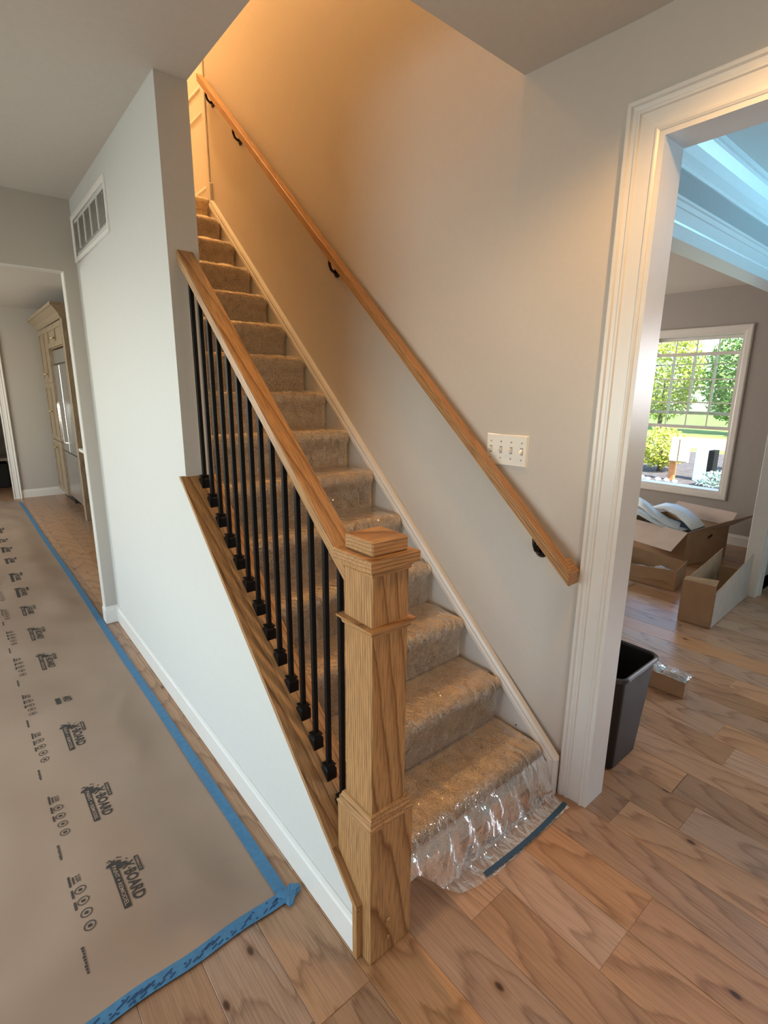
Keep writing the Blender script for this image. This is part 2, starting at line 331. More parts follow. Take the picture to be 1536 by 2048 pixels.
# dining room: window wall, wall with the wide cased opening, far wall
WX = 5.13; WY0, WY1, WZ0, WZ1 = 0.985, 1.855, 0.49, 2.03
multi_struct('wall_window', [B((WX, -.6, 0), (WX + .15, WY0, H)), B((WX, WY1, 0), (WX + .15, 4.3, H)), B((WX, WY0, 0), (WX + .15, WY1, WZ0)), B((WX, WY0, WZ1), (WX + .15, WY1, H)),
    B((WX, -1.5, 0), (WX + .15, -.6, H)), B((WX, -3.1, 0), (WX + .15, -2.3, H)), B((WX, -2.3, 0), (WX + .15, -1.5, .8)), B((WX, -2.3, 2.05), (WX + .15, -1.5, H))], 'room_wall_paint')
OH = 2.10; OX = 3.735
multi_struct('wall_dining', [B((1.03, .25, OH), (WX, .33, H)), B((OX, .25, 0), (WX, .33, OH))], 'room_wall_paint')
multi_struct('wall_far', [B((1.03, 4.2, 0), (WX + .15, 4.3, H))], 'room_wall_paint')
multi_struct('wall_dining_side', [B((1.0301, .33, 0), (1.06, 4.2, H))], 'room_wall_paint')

# floor with its planks
floor = struct(box('floor', (-3.35, -3.1, -.06), (5.3, 9.7, -.002), 'floor_oak'))
PW = 0.158
plank_cache = {}
def plank(x0, ya, yb):
    L = round(yb - ya, 2)
    if L not in plank_cache:
        bm = bmesh.new()
        w, l, c, t, d = PW / 2 - .0004, L / 2 - .0004, .0013, 0.0, -.0025
        top = [bm.verts.new(p) for p in ((-w + c, -l, t), (w - c, -l, t), (w - c, l, t), (-w + c, l, t))]
        mid = [bm.verts.new(p) for p in ((-w, -l, t - .0009), (w, -l, t - .0009), (w, l, t - .0009), (-w, l, t - .0009))]
        bot = [bm.verts.new(p) for p in ((-w, -l, d), (w, -l, d), (w, l, d), (-w, l, d))]
        bm.faces.new(top)
        for a, b_ in ((top, mid), (mid, bot)):
            for k in range(4): bm.faces.new((a[k], b_[k], b_[(k + 1) % 4], a[(k + 1) % 4]))
        bm.faces.new(bot[::-1])
        bmesh.ops.recalc_face_normals(bm, faces=bm.faces[:])
        me = bpy.data.meshes.new('plank'); bm.to_mesh(me); bm.free(); me.materials.append(MATS['floor_oak']); plank_cache[L] = me
    o = bpy.data.objects.new('plank', plank_cache[L]); C.objects.link(o); o.parent = floor; o.location = (x0 + PW / 2, (ya + yb) / 2, 0)
for k in range(-9, 32):
    x0 = 0.131 + k * PW
    if x0 + PW > 5.13: break
    if x0 < -.20: spans = [(-.9, .56)]
    elif x0 < -.03: spans = [(-.9, 7.6)]
    elif x0 < .09: spans = [(-.9, .7)]
    elif x0 < .90: spans = [(-.9, .24)]
    elif x0 < 1.1: spans = [(-.95, .40)]
    else: spans = [(-.95 if x0 < 3 else -.2, 2.6)]
    if -.03 < x0 < .42: spans.append((3.0, 7.6))
    for ya, yb in spans:
        cut = {2: [-.297]}.get(k, [])                              # butt joint seen in front of the stair
        if k == 6: cut = [-.247]
        y = ya
        while y < yb - .05:
            nx = y + random.choice((1.5, 1.8, 2.1, 2.4)) * random.uniform(.95, 1.05)
            if y == ya and not cut: nx = y + random.uniform(.35, 1.5)
            for q in cut:
                if y < q < nx: nx = q
                elif y == ya and q > y: nx = q
            nx = min(nx, yb)
            if yb - nx < .2: nx = yb
            plank(x0, y, nx); y = nx

# baseboards and trim
bprof = [(0, 0), (.0, .112), (.004, .112), (.006, .094), (.010, .088), (.010, 0)]
def base(name, path, parent=None): return struct(sweep(name, path, [(q[0], q[1]) for q in bprof], (0, 0, .0015), (1, 0, 0), (0, 1, 0), (0, 0, 1), 'white_trim', parent))
base('baseboard_left', [(XW, .1405), (XW, .23), (XWF(YF), YF), (JX, YF), (JX, YF + JT)])
base('baseboard_kitchen', [(1.09, 7.6), (-.06, 7.6)])
base('baseboard_window', [(WX, .34), (WX, 4.19)])
base('baseboard_dining', [(OX + .09, .25), (WX, .25)])
base('baseboard_foyer', [(XD, DY1 - .1), (XD, -2.99)])
# corner strip of the hallway opening
struct(box('trim_1', (JX - .005, YF + .003, .115), (JX - .0002, YF + JT, 2.08), 'white_trim'))
struct(box('trim_2', (-2.0, YF + .001, 2.0755), (JX - .006, YF + JT - .001, 2.0795), 'white_trim'))
# stepped casing profile
cas = [(0, 0), (0, .010), (.006, .014), (.010, .014), (.013, .009), (.052, .013), (.055, .018), (.061, .019), (.064, .015), (.075, .017), (.079, .023), (.088, .024), (.092, .020), (.092, 0)]
def casing(name, path, org, du, dv, dn): return struct(sweep(name, path, cas, org, du, dv, dn, 'white_trim'))
# door_1: the wide cased opening beside the stair
casing('trim_3', [(-DY0, 0), (-DY0, DH), (-DY1, DH), (-DY1, 0)], (XD, 0, 0), (0, -1, 0), (0, 0, 1), (-1, 0, 0))
multi_struct('door_1', [B((XD - .008, DY0 - .014, 0), (1.038, DY0, DH)), B((XD - .008, DY1, 0), (1.038, DY1 + .014, DH)), B((XD - .008, DY1 + .014, DH - .014), (1.038, DY0 - .014, DH))], 'white_trim')
# cased opening between dining room and room behind
casing('trim_4', [(1.062, OH), (OX, OH), (OX, 0)], (0, .25, 0), (1, 0, 0), (0, 0, 1), (0, -1, 0))
casing('trim_5', [(-OX, 0), (-OX, OH), (-1.07, OH)], (0, .33, 0), (-1, 0, 0), (0, 0, 1), (0, 1, 0))
multi_struct('door_2', [B((OX - .014, .243, 0), (OX, .337, OH - .014)), B((1.062, .243, OH - .048), (OX, .337, OH))], 'white_trim')
# crown moulding in the dining room
crown = [(0, 0), (.0, -.15), (.008, -.15), (.011, -.138), (.02, -.13), (.022, -.105), (.032, -.07), (.05, -.035), (.052, -.022), (.062, -.020), (.062, 0)]
struct(sweep('trim_6', [(WX, .25), (1.03, .25)], crown, (0, 0, H - .001), (1, 0, 0), (0, 1, 0), (0, 0, 1), 'white_trim'))
# far kitchen doorway
casing('trim_7', [(.15, 0), (.15, 2.04), (1.05, 2.04), (1.05, 0)], (0, 7.6, 0), (-1, 0, 0), (0, 0, 1), (0, -1, 0))

# window_1: double-hung, lower sash pushed up so both grids overlap
w1 = struct(sweep('window_1', [(-WY0, WZ0), (-WY1, WZ0), (-WY1, WZ1), (-WY0, WZ1)], [(0, 0), (0, .012), (.012, .016), (.05, .02), (.06, .014), (.06, 0)], (WX, 0, 0), (0, -1, 0), (0, 0, 1), (-1, 0, 0), 'white_trim', closed=True))
def sash(x, z0, z1, rail):
    t = .03; s = [B((x, WY0 + .018, z0), (x + t, WY0 + .044, z1)), B((x, WY1 - .044, z0), (x + t, WY1 - .018, z1)), B((x, WY0 + .044, z0), (x + t, WY1 - .044, z0 + rail)), B((x, WY0 + .044, z1 - rail), (x + t, WY1 - .044, z1))]
    o = multi('sash', s, 'white_trim', w1)
    gx = x + t / 2; ya, yb = WY0 + .044, WY1 - .044
    for i in range(1, 4): box('muntin', (gx - .004, ya + (yb - ya) * i / 4 - .006, z0 + rail), (gx + .004, ya + (yb - ya) * i / 4 + .006, z1 - rail), 'white_trim', w1)
    for i in range(1, 3): box('muntin', (gx - .0035, ya, z0 + rail + (z1 - z0 - 2 * rail) * i / 3 - .006), (gx + .0035, yb, z0 + rail + (z1 - z0 - 2 * rail) * i / 3 + .006), 'white_trim', w1)
    box('pane', (gx - .001, ya, z0 + rail), (gx + .001, yb, z1 - rail), 'window_glass', w1)
sash(WX + .085, 1.25, 2.01, .03); sash(WX + .05, 1.11, 1.86, .032)
box('jamb', (WX + .001, WY0, WZ0), (WX + .15, WY0 + .018, WZ1), 'white_trim', w1); box('jamb', (WX + .001, WY1 - .018, WZ0), (WX + .15, WY1, WZ1), 'white_trim', w1)
box('head', (WX + .001, WY0 + .018, WZ1 - .018), (WX + .15, WY1 - .018, WZ1), 'white_trim', w1); box('sill', (WX + .001, WY0 + .018, WZ0), (WX + .16, WY1 - .018, WZ0 + .022), 'white_trim', w1)
# other windows of the place (out of view, they carry the daylight)
def simple_window(name, axis, p, a0, a1, z0, z1):
    def bb(c0, c1, za, zb): return B((p, c0, za), (p + .05, c1, zb)) if axis == 'x' else B((c0, p, za), (c1, p + .05, zb))
    m = (a0 + a1) / 2; zm = (z0 + z1) / 2
    struct(multi(name, [bb(a0, a0 + .05, z0, z1), bb(a1 - .05, a1, z0, z1), bb(m - .02, m + .02, z0, z1), bb(a0, a1, z0, z0 + .05), bb(a0, a1, z1 - .05, z1), bb(a0, a1, zm - .02, zm + .02)], 'white_trim'))
simple_window('window_2', 'x', -3.26, -.1, 2.3, .55, 2.15); simple_window('window_3', 'x', -3.26, 4.5, 6.7, .85, 2.15)
simple_window('window_4', 'y', -3.06, -2.55, -1.25, .55, 2.15); simple_window('window_5', 'x', WX + .05, -2.3, -1.5, .8, 2.05)

# landing door
d3 = struct(box('door_3', (.935, 3.04, 2.722), (.97, 3.796, 4.745), 'white_trim'))
for (ya, yb, za, zb) in ((3.10, 3.38, 2.80, 3.27), (3.46, 3.74, 2.80, 3.27), (3.10, 3.38, 3.40, 4.2), (3.46, 3.74, 3.40, 4.2)):
    sweep('panel_moulding', [(-ya, za), (-yb, za), (-yb, zb), (-ya, zb)], [(0, 0), (0, .006), (-.01, .008), (-.02, .003), (-.028, 0)], (.935, 0, 0), (0, -1, 0), (0, 0, 1), (-1, 0, 0), 'white_trim', d3, closed=True)
struct(box('trim_8', (.893, 2.975, 2.70), (XR, 3.033, 4.80), 'white_trim', None, .003))
struct(box('trim_9', (.883, 2.945, 2.655), (XR, 2.974, 2.79), 'white_trim', None, .003))

# ------------------------------------------------------------------ staircase: carpeted steps, skirt, film
stair = thing('staircase', 'straight flight of stairs covered in tan carpet between knee wall and beige wall', 'staircase', (.5, .2, 0))
SX0, SX1 = .116, .889
def step_profile(k):
    y, z = Y1 + k * RUN, (k + 1) * RISE                               # y: front of nosing, z: tread top
    r = .024; p = [(y + .022, z - RISE + .001)]
    p += [(y + .022, z - RISE + .02 + i * (RISE - .10) / 5) for i in range(6)]
    p += [(y + .016, z - .062), (y + .006, z - .050)]
    for i in range(7):
        a = math.pi * .95 - (math.pi * .95 - math.pi / 2) * i / 6
        p.append((y + r + r * math.cos(a), z - .03 + .03 * math.sin(a) if i else z - .034))
    n = 7; end = y + RUN + .026
    p += [(y + r + (end - y - r) * i / n, z - .002 * math.sin(i / n * math.pi)) for i in range(1, n + 1)]
    return p
def step_mesh(k):
    prof = step_profile(k); nx = 56; V, F = [], []
    for i in range(nx + 1):
        x = SX0 + (SX1 - SX0) * i / nx
        for j, (y, z) in enumerate(prof):
            e = min(i, nx - i) / 3; sink = .010 * (1 - min(1, e)) ** 2
            nv = noise.noise_vector(Vector((x * 60, y * 60, z * 60))) * .0016 + noise.noise_vector(Vector((x * 14, y * 14, z * 14))) * .0018
            yy, zz = y + nv.y + sink * (1 if j < 16 else 0), z + nv.z - sink * (1 if j > 10 else 0)
            if k == 0 and j == 0: zz = .001
            V.append((x + (nv.x if 0 < i < nx else 0), yy, max(zz, .001)))
    m = len(prof)
    for i in range(nx):
        for j in range(m - 1): F.append((i * m + j, (i + 1) * m + j, (i + 1) * m + j + 1, i * m + j + 1))
    # close the sides and the back so that each step is a solid
    zb = k * RISE + .001; yb = prof[-1][0]
    for i, s in ((0, 1), (nx, -1)):
        V.append((V[i * m][0], yb, zb)); F.append(tuple(range(i * m, i * m + m)) + (len(V) - 1,))
    a, b_ = len(V) - 2, len(V) - 1
    F.append((0, a, b_, nx * m)); F.append((m - 1, nx * m + m - 1, b_, a))
    return mk('carpeted_step', V, F, 'carpet', stair, True)
for k in range(14): step_mesh(k)
lz = 15 * RISE; ly = Y1 + 14 * RUN
V, F = [], []
prof = step_profile(14)[:15] + [(ly + .1, lz), (ly + .6, lz), (4.59, lz), (4.59, lz - .015), (ly + .06, lz - .015), (ly + .06, lz - .17)]
prism('landing', prof, 'x', .1, .892, 'carpet', stair)
# white skirt with moulded cap along the wall
zs = lambda y, c: c + .8945 * y
prism('skirt_board', [(.116, .002), (.116, zs(.116, .05)), (2.946, zs(2.946, .05)), (2.946, zs(2.946, -.32)), (.5, .002)], 'x', .892, XR - .0006, 'white_trim', stair)
sk = [(-.008, .0), (-.008, .011), (.004, .016), (.012, .014), (.018, .018), (.03, .019), (.036, .012), (.044, .010), (.044, 0)]
sweep('skirt_cap', [(-2.944, zs(2.944, .043)), (-.118, zs(.118, .043)), (-.118, .002)], [(-a, b) for a, b in sk], (.8921, 0, 0), (0, -1, 0), (0, 0, 1), (-1, 0, 0), 'white_trim', stair)
box('nail_hole', (.8905, .30, .185), (.8922, .305, .19), 'dark_gap', stair)

# protective film
def film():
    lines = []
    path = []
    for k in range(14):
        y, z = Y1 + k * RUN, (k + 1) * RISE
        if k: path += [(y + .010, z - RISE + .012, 0), (y + .006, z - RISE + .05, 0), (y + .003, z - .075, 0)]
        path += [(y - .006, z - .045, 0), (y - .005, z - .022, 0), (y + .006, z - .002, 0), (y + .022, z + .006, 0), (y + .07, z + .006, 0), (y + .12, z + .006, 0), (y + .17, z + .007, 0), (y + RUN - .012, z + .008, 0)]
    V, F = [], []; nx = 64
    dense = []
    for a, b_ in zip(path, path[1:]):
        for t in (0, .5): dense.append((a[0] + (b_[0] - a[0]) * t, a[1] + (b_[1] - a[1]) * t))
    m = len(dense)
    for i in range(nx + 1):
        for j, (y, z) in enumerate(dense):
            edge = .012 * noise.noise(Vector((3.3, y * 9, i > nx / 2)))
            x = .145 + (.862 - .145) * i / nx + (edge * abs(i / nx * 2 - 1))
            q = Vector((x * 13 + y * 5, y * 13, z * 13)); d = abs(noise.noise(q)) * .010 + abs(noise.noise(q * 2.3 + Vector((4, 1, 7)))) * .004
            V.append((x, y - d * .75, z + d * .65))
    for i in range(nx):
        for j in range(m - 1): F.append((i * m + j, (i + 1) * m + j, (i + 1) * m + j + 1, i * m + j + 1))
    root = thing('protective_film', 'clear crinkled plastic film laid over the carpeted stairs', 'plastic film', (.5, .1, 0))
    mk('clear_sheet', V, F, 'clear_film', root, True)
    # bottom drape: from the first nosing to the floor
    pl = [(.1655, .150), (.150, .125), (.138, .09), (.128, .055), (.118, .025), (.106, .009), (.085, .006), (.06, .005), (.042, .004)]
    cum = [0]
    for a, b_ in zip(pl, pl[1:]): cum.append(cum[-1] + math.hypot(b_[0] - a[0], b_[1] - a[1]))
    def at(s):
        for a, b_, c0, c1 in zip(pl, pl[1:], cum, cum[1:]):
            if s <= c1: t = (s - c0) / (c1 - c0); return a[0] + (b_[0] - a[0]) * t, a[1] + (b_[1] - a[1]) * t
        return pl[-1]
    V, F = [], []; nx, ns = 110, 34
    for i in range(nx + 1):
        x = .135 + (.872 - .135) * i / nx
        full = cum[-1]
        if x > .45: S = full
        elif x > .31: t = (x - .31) / .14; S = cum[5] + .02 + (full - cum[5] - .02) * t ** .7
        else: t = (x - .135) / .175; S = .02 + (cum[5] + .02 - .02) * t ** 1.5
        S += .006 * noise.noise(Vector((x * 30, 0, 0)))
        for j in range(ns + 1):
            s = S * j / ns; y, z = at(s)
            amp = min(1, j / ns * 3) * (1.0 if z > .02 else (.35 if y > .08 else .05)) * (1 if x < .74 else .45)
            d = (abs(noise.noise(Vector((x * 13, s * 4, 1)))) * .026 + abs(noise.noise(Vector((x * 34 + s * 20, s * 14, 5)))) * .009) * amp
            lift = .02 * max(0, 1 - abs(x - .34) / .09) * (j / ns)
            V.append((x, y - d * (1 if z > .02 else .2) - lift * .4, z + d * .3 + (0 if z > .02 else d * .5)))
    m = ns + 1
    for i in range(nx):
        for j in range(ns): F.append((i * m + j, (i + 1) * m + j, (i + 1) * m + j + 1, i * m + j + 1))
    V.append((0, 0, 0)); V.pop()
    mk('draped_end', V, F, 'milky_film', root, True)
film()
def strip(name, pts, half, mat, parent=None, z=.0012, th=.0006, wob=0):
    V, F = [], []; n = len(pts)
    for i, p in enumerate(pts):
        a, b_ = Vector(pts[max(0, i - 1)]), Vector(pts[min(n - 1, i + 1)]); t = (b_ - a).normalized(); nn = Vector((-t.y, t.x))
        h = half * (1 + wob * noise.noise(Vector((i * 1.7, 0, 3))))
        for s in (1, -1):
            q = Vector(p) + nn * h * s; zz = z(q.x, q.y) if callable(z) else z
            V += [(q.x, q.y, zz + th), (q.x, q.y, zz - .0004)]
    for i in range(n - 1):
        a, c = i * 4, i * 4 + 4
        F += [(a, a + 2, c + 2, c), (a + 1, c + 1, c + 3, a + 3), (a, c, c + 1, a + 1), (a + 2, a + 3, c + 3, c + 2)]
    F += [(0, 1, 3, 2), (n * 4 - 4, n * 4 - 2, n * 4 - 1, n * 4 - 3)]
    return mk(name, V, F, mat, parent)
tag(strip('masking_tape', [(.425 + i * .045, .062 - .010 * math.sin(i / 10 * 3)) for i in range(11)], .008, 'tape_dark', None, .0085), 'narrow dark blue tape strip holding down plastic film at the foot of the stairs', 'tape')

# ------------------------------------------------------------------ railing on the knee wall
rail = thing('stair_railing', 'oak stair railing with square newel post and black iron balusters', 'railing', (.057, .158, 0))
nxc, nyc = .062, .158
newel = stack('newel_post', [(nxc, nyc, .0535, .40), (nxc, nyc, .0535, 1.09)], 'oak_upright', rail, .0015)
stack('base_box', [(nxc, nyc, .070, .001), (nxc, nyc, .070, .412)], 'oak_upright', newel, .0015)
stack('base_moulding', [(nxc, nyc, .071, .4125), (nxc, nyc, .072, .419), (nxc, nyc, .0665, .424), (nxc, nyc, .0665, .434), (nxc, nyc, .063, .437), (nxc, nyc, .060, .447), (nxc, nyc, .054, .449)], 'oak_long', newel)
stack('collar', [(nxc, nyc, .054, .921), (nxc, nyc, .058, .925), (nxc, nyc, .060, .934), (nxc, nyc, .068, .940), (nxc, nyc, .069, .9455), (nxc, nyc, .054, .947)], 'oak_cross', newel)
stack('cap_moulding', [(nxc, nyc, .054, 1.066), (nxc, nyc, .057, 1.068), (nxc, nyc, .059, 1.078), (nxc, nyc, .066, 1.084), (nxc, nyc, .0715, 1.0855), (nxc, nyc, .0715, 1.110), (nxc, nyc, .0705, 1.111), (nxc, nyc, .03, 1.1115)], 'oak_cross', newel)
stack('cap_block', [(nxc, nyc, .052, 1.1115), (nxc, nyc, .052, 1.146)], 'oak_cross', newel, .003)
for z in (.112, .052): tube('wood_plug', [(nxc - .012, nyc - .0695, z), (nxc - .012, nyc - .0735, z), (nxc - .012, nyc - .076, z)], [.0055, .0055, .0028], 'oak_cross', newel, 12)
RS = .893
zr = lambda y: .853 + RS * y
hr = [(-.030, -.038), (-.030, -.004), (-.026, 0), (.026, 0), (.030, -.004), (.030, -.038)]
def slope_bar(name, prof, cx, ya, yb, zf, mat, parent):
    n = len(prof); V = [(cx + a, y, zf(y) + b_) for y in (ya, yb) for a, b_ in prof]
    F = [tuple(range(n)), tuple(range(2 * n - 1, n - 1, -1))] + [(i, (i + 1) % n, n + (i + 1) % n, n + i) for i in range(n)]
    return mk(name, V, F, mat, parent)
slope_bar('handrail', hr, .051, nyc + .054, YE - .0005, zr, 'oak_slope', rail)
# sloping oak cap on the knee wall with its upright end piece
prism('wall_cap', [(.230, capz(.230)), (YE - .0005, capz(YE)), (YE - .0005, capz(YE) - .0195), (.230, capz(.230) - .0195)], 'x', -.026, .113, 'oak_slope', rail, .001)
prism('cap_edge', [(.1225, capz(.1225)), (.2295, capz(.2295)), (.2295, capz(.2295) - .0195), (.1225, capz(.1225) - .0195)], 'x', -.026, -.0087, 'oak_slope', rail)
prism('cap_edge', [(.1225, .002), (.1225, capz(.1225) - .020), (.140, capz(.140) - .020), (.140, .002)], 'x', -.026, -.0087, 'oak_upright', rail)
prism('cap_edge', [(YE + .0005, capz(YE)), (YE + .0205, capz(YE)), (YE + .0005, capz(YE) - .0195)], 'x', -.026, XWF(YE) - .0006, 'oak_slope', rail)
# balusters
bal0 = None
for i in range(14):
    y = 1.168 - i * (1.168 - .289) / 13; x = .051; zb, zt = capz(y), zr(y) - .036
    if bal0 is None:
        o = stack('baluster', [(0, 0, .0068, 0), (0, 0, .0068, zt - zb)], 'black_iron', rail, .0012); me_b = o.data
        s = mk('shoe', [(-.016, -.016, -.0145), (.016, -.016, -.0145), (.016, .016, .0145), (-.016, .016, .0145)] +
               [(a * h, b_ * h, z) for h, z in ((.016, .0175), (.0135, .0225), (.0115, .0245), (.0115, .0265), (.0150, .0290), (.0150, .0315), (.0072, .0345)) for a, b_ in ((-1, -1), (1, -1), (1, 1), (-1, 1))],
               [(3, 2, 1, 0)] + [(r * 4 + k, r * 4 + (k + 1) % 4, r * 4 + 4 + (k + 1) % 4, r * 4 + 4 + k) for r in range(7) for k in range(4)] + [(28, 29, 30, 31)], 'black_iron', None); me_s = s.data; bal0 = o
    else:
        o = bpy.data.objects.new('baluster', me_b); C.objects.link(o); s = bpy.data.objects.new('shoe', me_s); C.objects.link(s)
    o.parent = rail; o.matrix_parent_inverse = Matrix.Translation(-rail.location); o.location = (x, y, zb)
    s.parent = o; s.location = (0, 0, .0005)

# ------------------------------------------------------------------ wall handrail
whr = thing('wall_handrail', 'long oak handrail fixed to the stair wall on dark metal brackets', 'handrail', (.86, .12, .86))
zw = lambda y: .784 + .886 * y
prof = [(-.021, -.045), (-.021, -.003), (-.018, 0), (.018, 0), (.021, -.003), (.021, -.045)]
def mitre_bar(name, plan, mat):                                       # plan: (x, y) outline, sheared along the slope
    n = len(plan); V = [(x, y, zw(y) - .045) for x, y in plan] + [(x, y, zw(y)) for x, y in plan]
    return mk(name, V, [tuple(range(n))[::-1], tuple(range(n, 2 * n))] + [(i, (i + 1) % n, n + (i + 1) % n, n + i) for i in range(n)], mat, whr, False, .0015)
mitre_bar('rail', [(.840, .112), (.882, .154), (.882, 2.945), (.840, 2.945)], 'oak_slope')
mitre_bar('rail_return', [(.8405, .112), (.9025, .112), (.9025, .1535), (.8822, .1535)], 'oak_cross')
for y in (.262, 1.513, 2.498, 2.86):
    yc = y; zc = zw(yc) - .10
    r = tube('bracket', [(XR - .0005, yc, zc), (XR - .004, yc, zc), (XR - .012, yc, zc)], [.027, .027, .015], 'bronze', whr, 20)
    tube('bracket_arm', [(XR - .006, yc, zc), (XR - .022, yc, zc - .004), (XR - .036, yc + .002, zc + .006), (.861, yc + .004, zc + .028), (.861, yc + .005, zw(yc + .005) - .046)], [.008, .007, .007, .007, .008], 'bronze', r, 10)
    slope_bar('saddle', [(-.012, -.0045), (-.012, 0), (.012, 0), (.012, -.0045)], .861, yc - .028, yc + .03, lambda q: zw(q) - .0452, 'bronze', r)

# ------------------------------------------------------------------ switch plate
sw = thing('light_switch', 'white four-gang toggle switch plate on beige wall above the oak handrail', 'light switch', (XR, .44, 1.2))
SA = lambda y: XR + (XD - XR) * max(0, (.465 - y) / .353)
pts = [(.352, 1.198), (.533, 1.198), (.533, 1.312), (.352, 1.312)]
PX = .9075
mk('plate', [(PX - .0065, .356, 1.202), (PX - .0065, .529, 1.202), (PX - .0065, .529, 1.308), (PX - .0065, .356, 1.308), (SA(.352) - .0006, .352, 1.198), (XR - .0006, .533, 1.198), (XR - .0006, .533, 1.312), (SA(.352) - .0006, .352, 1.312)],
   [(0, 1, 2, 3), (7, 6, 5, 4), (0, 4, 5, 1), (1, 5, 6, 2), (2, 6, 7, 3), (3, 7, 4, 0)], 'white_plastic', sw)
for i in range(4):
    y = .374 + i * .0457; up = (1, 1, 1, -1)[3 - i] if i else -1
    g = box('slot', (PX - .0071, y - .006, 1.242), (PX - .0066, y + .006, 1.268), 'switch_gap', sw)
    d = .006 if up > 0 else -.006
    mk('toggle', [(PX - .0066, y - .0045, 1.247), (PX - .0066, y + .0045, 1.247), (PX - .0066, y + .0045, 1.263), (PX - .0066, y - .0045, 1.263),
                  (PX - .020, y - .0038, 1.251 + d), (PX - .020, y + .0038, 1.251 + d), (PX - .020, y + .0038, 1.258 + d), (PX - .020, y - .0038, 1.258 + d)],
       [(3, 2, 1, 0), (4, 5, 6, 7), (0, 1, 5, 4), (1, 2, 6, 5), (2, 3, 7, 6), (3, 0, 4, 7)], 'white_plastic', sw)
    for z in (1.225, 1.285): tube('screw', [(PX - .0063, y, z), (PX - .0078, y, z)], .0032, 'screw', sw, 10)

# ------------------------------------------------------------------ return-air grille on the hallway wall
XV = XWF(2.30) - .0012
gv = thing('return_air_vent', 'white rectangular return air grille high on the hallway wall', 'vent', (XV, 2.31, 2.15))
VY0, VY1, VZ0, VZ1 = 1.95, 2.66, 2.145, 2.325
sweep('frame', [(-VY0, VZ0), (-VY1, VZ0), (-VY1, VZ1), (-VY0, VZ1)], [(0, .0006), (0, .005), (.006, .009), (.022, .009), (.024, .004), (.024, .0006)], (XV, 0, 0), (0, -1, 0), (0, 0, 1), (-1, 0, 0), 'vent_white', gv, closed=True)
box('backing', (XV - .0015, VY0 + .02, VZ0 + .02), (XV - .0008, VY1 - .02, VZ1 - .02), 'switch_gap', gv)
for i in range(1, 5): yy = VY0 + (VY1 - VY0) * i / 5; box('divider', (XV - .0085, yy - .005, VZ0 + .022), (XV - .0016, yy + .005, VZ1 - .022), 'vent_white', gv)
sl = []
for i in range(17):
    z = VZ0 + .028 + i * .0076
    sl.append(([(XV - .002, VY0 + .022, z + .0075), (XV - .002, VY1 - .022, z + .0075), (XV - .0065, VY1 - .022, z), (XV - .0065, VY0 + .022, z), (XV - .002, VY0 + .022, z + .0085), (XV - .002, VY1 - .022, z + .006), (XV - .0065, VY1 - .022, z + .001), (XV - .0065, VY0 + .022, z + .001)],
               [(3, 2, 1, 0), (4, 5, 6, 7), (0, 1, 5, 4), (1, 2, 6, 5), (2, 3, 7, 6), (3, 0, 4, 7)]))
stuff(multi('louvers', sl, 'vent_slat', gv))
for z in (2.19, 2.28): tube('screw', [(XV - .0085, VY0 + .011, z), (XV - .0105, VY0 + .011, z)], .004, 'screw', gv, 8)

# ------------------------------------------------------------------ floor paper with its print, and blue tape
def ph(x, y):
    h = .018 + .030 * noise.noise(Vector((x * 2.2 + 3, y * 1.9, .5))) + .010 * noise.noise(Vector((x * 5, y * 4.2, 7)))
    for (ax, ay), (bx_, by), amp in (((-.12, 1.95), (-.30, 1.50), .005), ((-.19, 1.44), (-.29, 1.22), .004)):
        d = Vector((bx_ - ax, by - ay)); L = d.length; d /= L; q = Vector((x - ax, y - ay)); t = max(0, min(L, q.dot(d)))
        e = (q - d * t).length; h += amp * math.exp(-(e / .018) ** 2) * math.sin(math.pi * min(1, max(0.05, t / L)))
    edge = min(1, max(0, min(-.10 - x, y - .405)) / .20); edge = edge * edge * (3 - 2 * edge)
    return .0012 + max(0, h + .002) * (.12 + .88 * edge)
paper = thing('floor_paper', 'brown printed paper floor covering taped along the hallway floor', 'floor covering', (-.6, .41, 0))
V, F = [], []
ys = [.402 + (7.45 - .402) * (i / 320) ** 1.5 for i in range(321)]; xs = [-1.5 + i * .02 for i in range(70)] + [-.1]
xs = [x for x in xs if x < -.101] + [-.1005]
for y in ys:
    for x in xs: V.append((x, y, ph(x, y)))
nx = len(xs)
for i in range(len(ys) - 1):
    for j in range(nx - 1): F.append((i * nx + j, i * nx + j + 1, (i + 1) * nx + j + 1, (i + 1) * nx + j))
mk('paper_sheet', V, F, 'kraft_paper', paper, True)
# print: reads along -y, letter tops towards +x
def text_mesh(body, width, height, bold=.022):
    cu = bpy.data.curves.new('print', 'FONT'); cu.body = body; cu.size = 1; cu.resolution_u = 2; cu.offset = bold
    o = bpy.data.objects.new('print', cu); C.objects.link(o)
    bpy.context.view_layer.update(); dg = bpy.context.evaluated_depsgraph_get()
    me = bpy.data.meshes.new_from_object(o.evaluated_get(dg)); bpy.data.objects.remove(o); bpy.data.curves.remove(cu)
    vs = [v.co.copy() for v in me.vertices]; fs = [tuple(p.vertices) for p in me.polygons]; bpy.data.meshes.remove(me)
    x0, x1 = min(v.x for v in vs), max(v.x for v in vs); y0, y1 = min(v.y for v in vs), max(v.y for v in vs)
    return [((v.x - x0) / (x1 - x0) * width, (v.y - y0) / (y1 - y0) * height) for v in vs], fs
T_X = text_mesh('X\u00b7BOARD', .160, .034); T_R = text_mesh('ARD', .072, .034); T_P = text_mesh('PAINT + REMODEL', .168, .0115); T_T = text_mesh('TRIMACO', .062, .0072); T_25 = text_mesh('2.5X', .031, .0125)
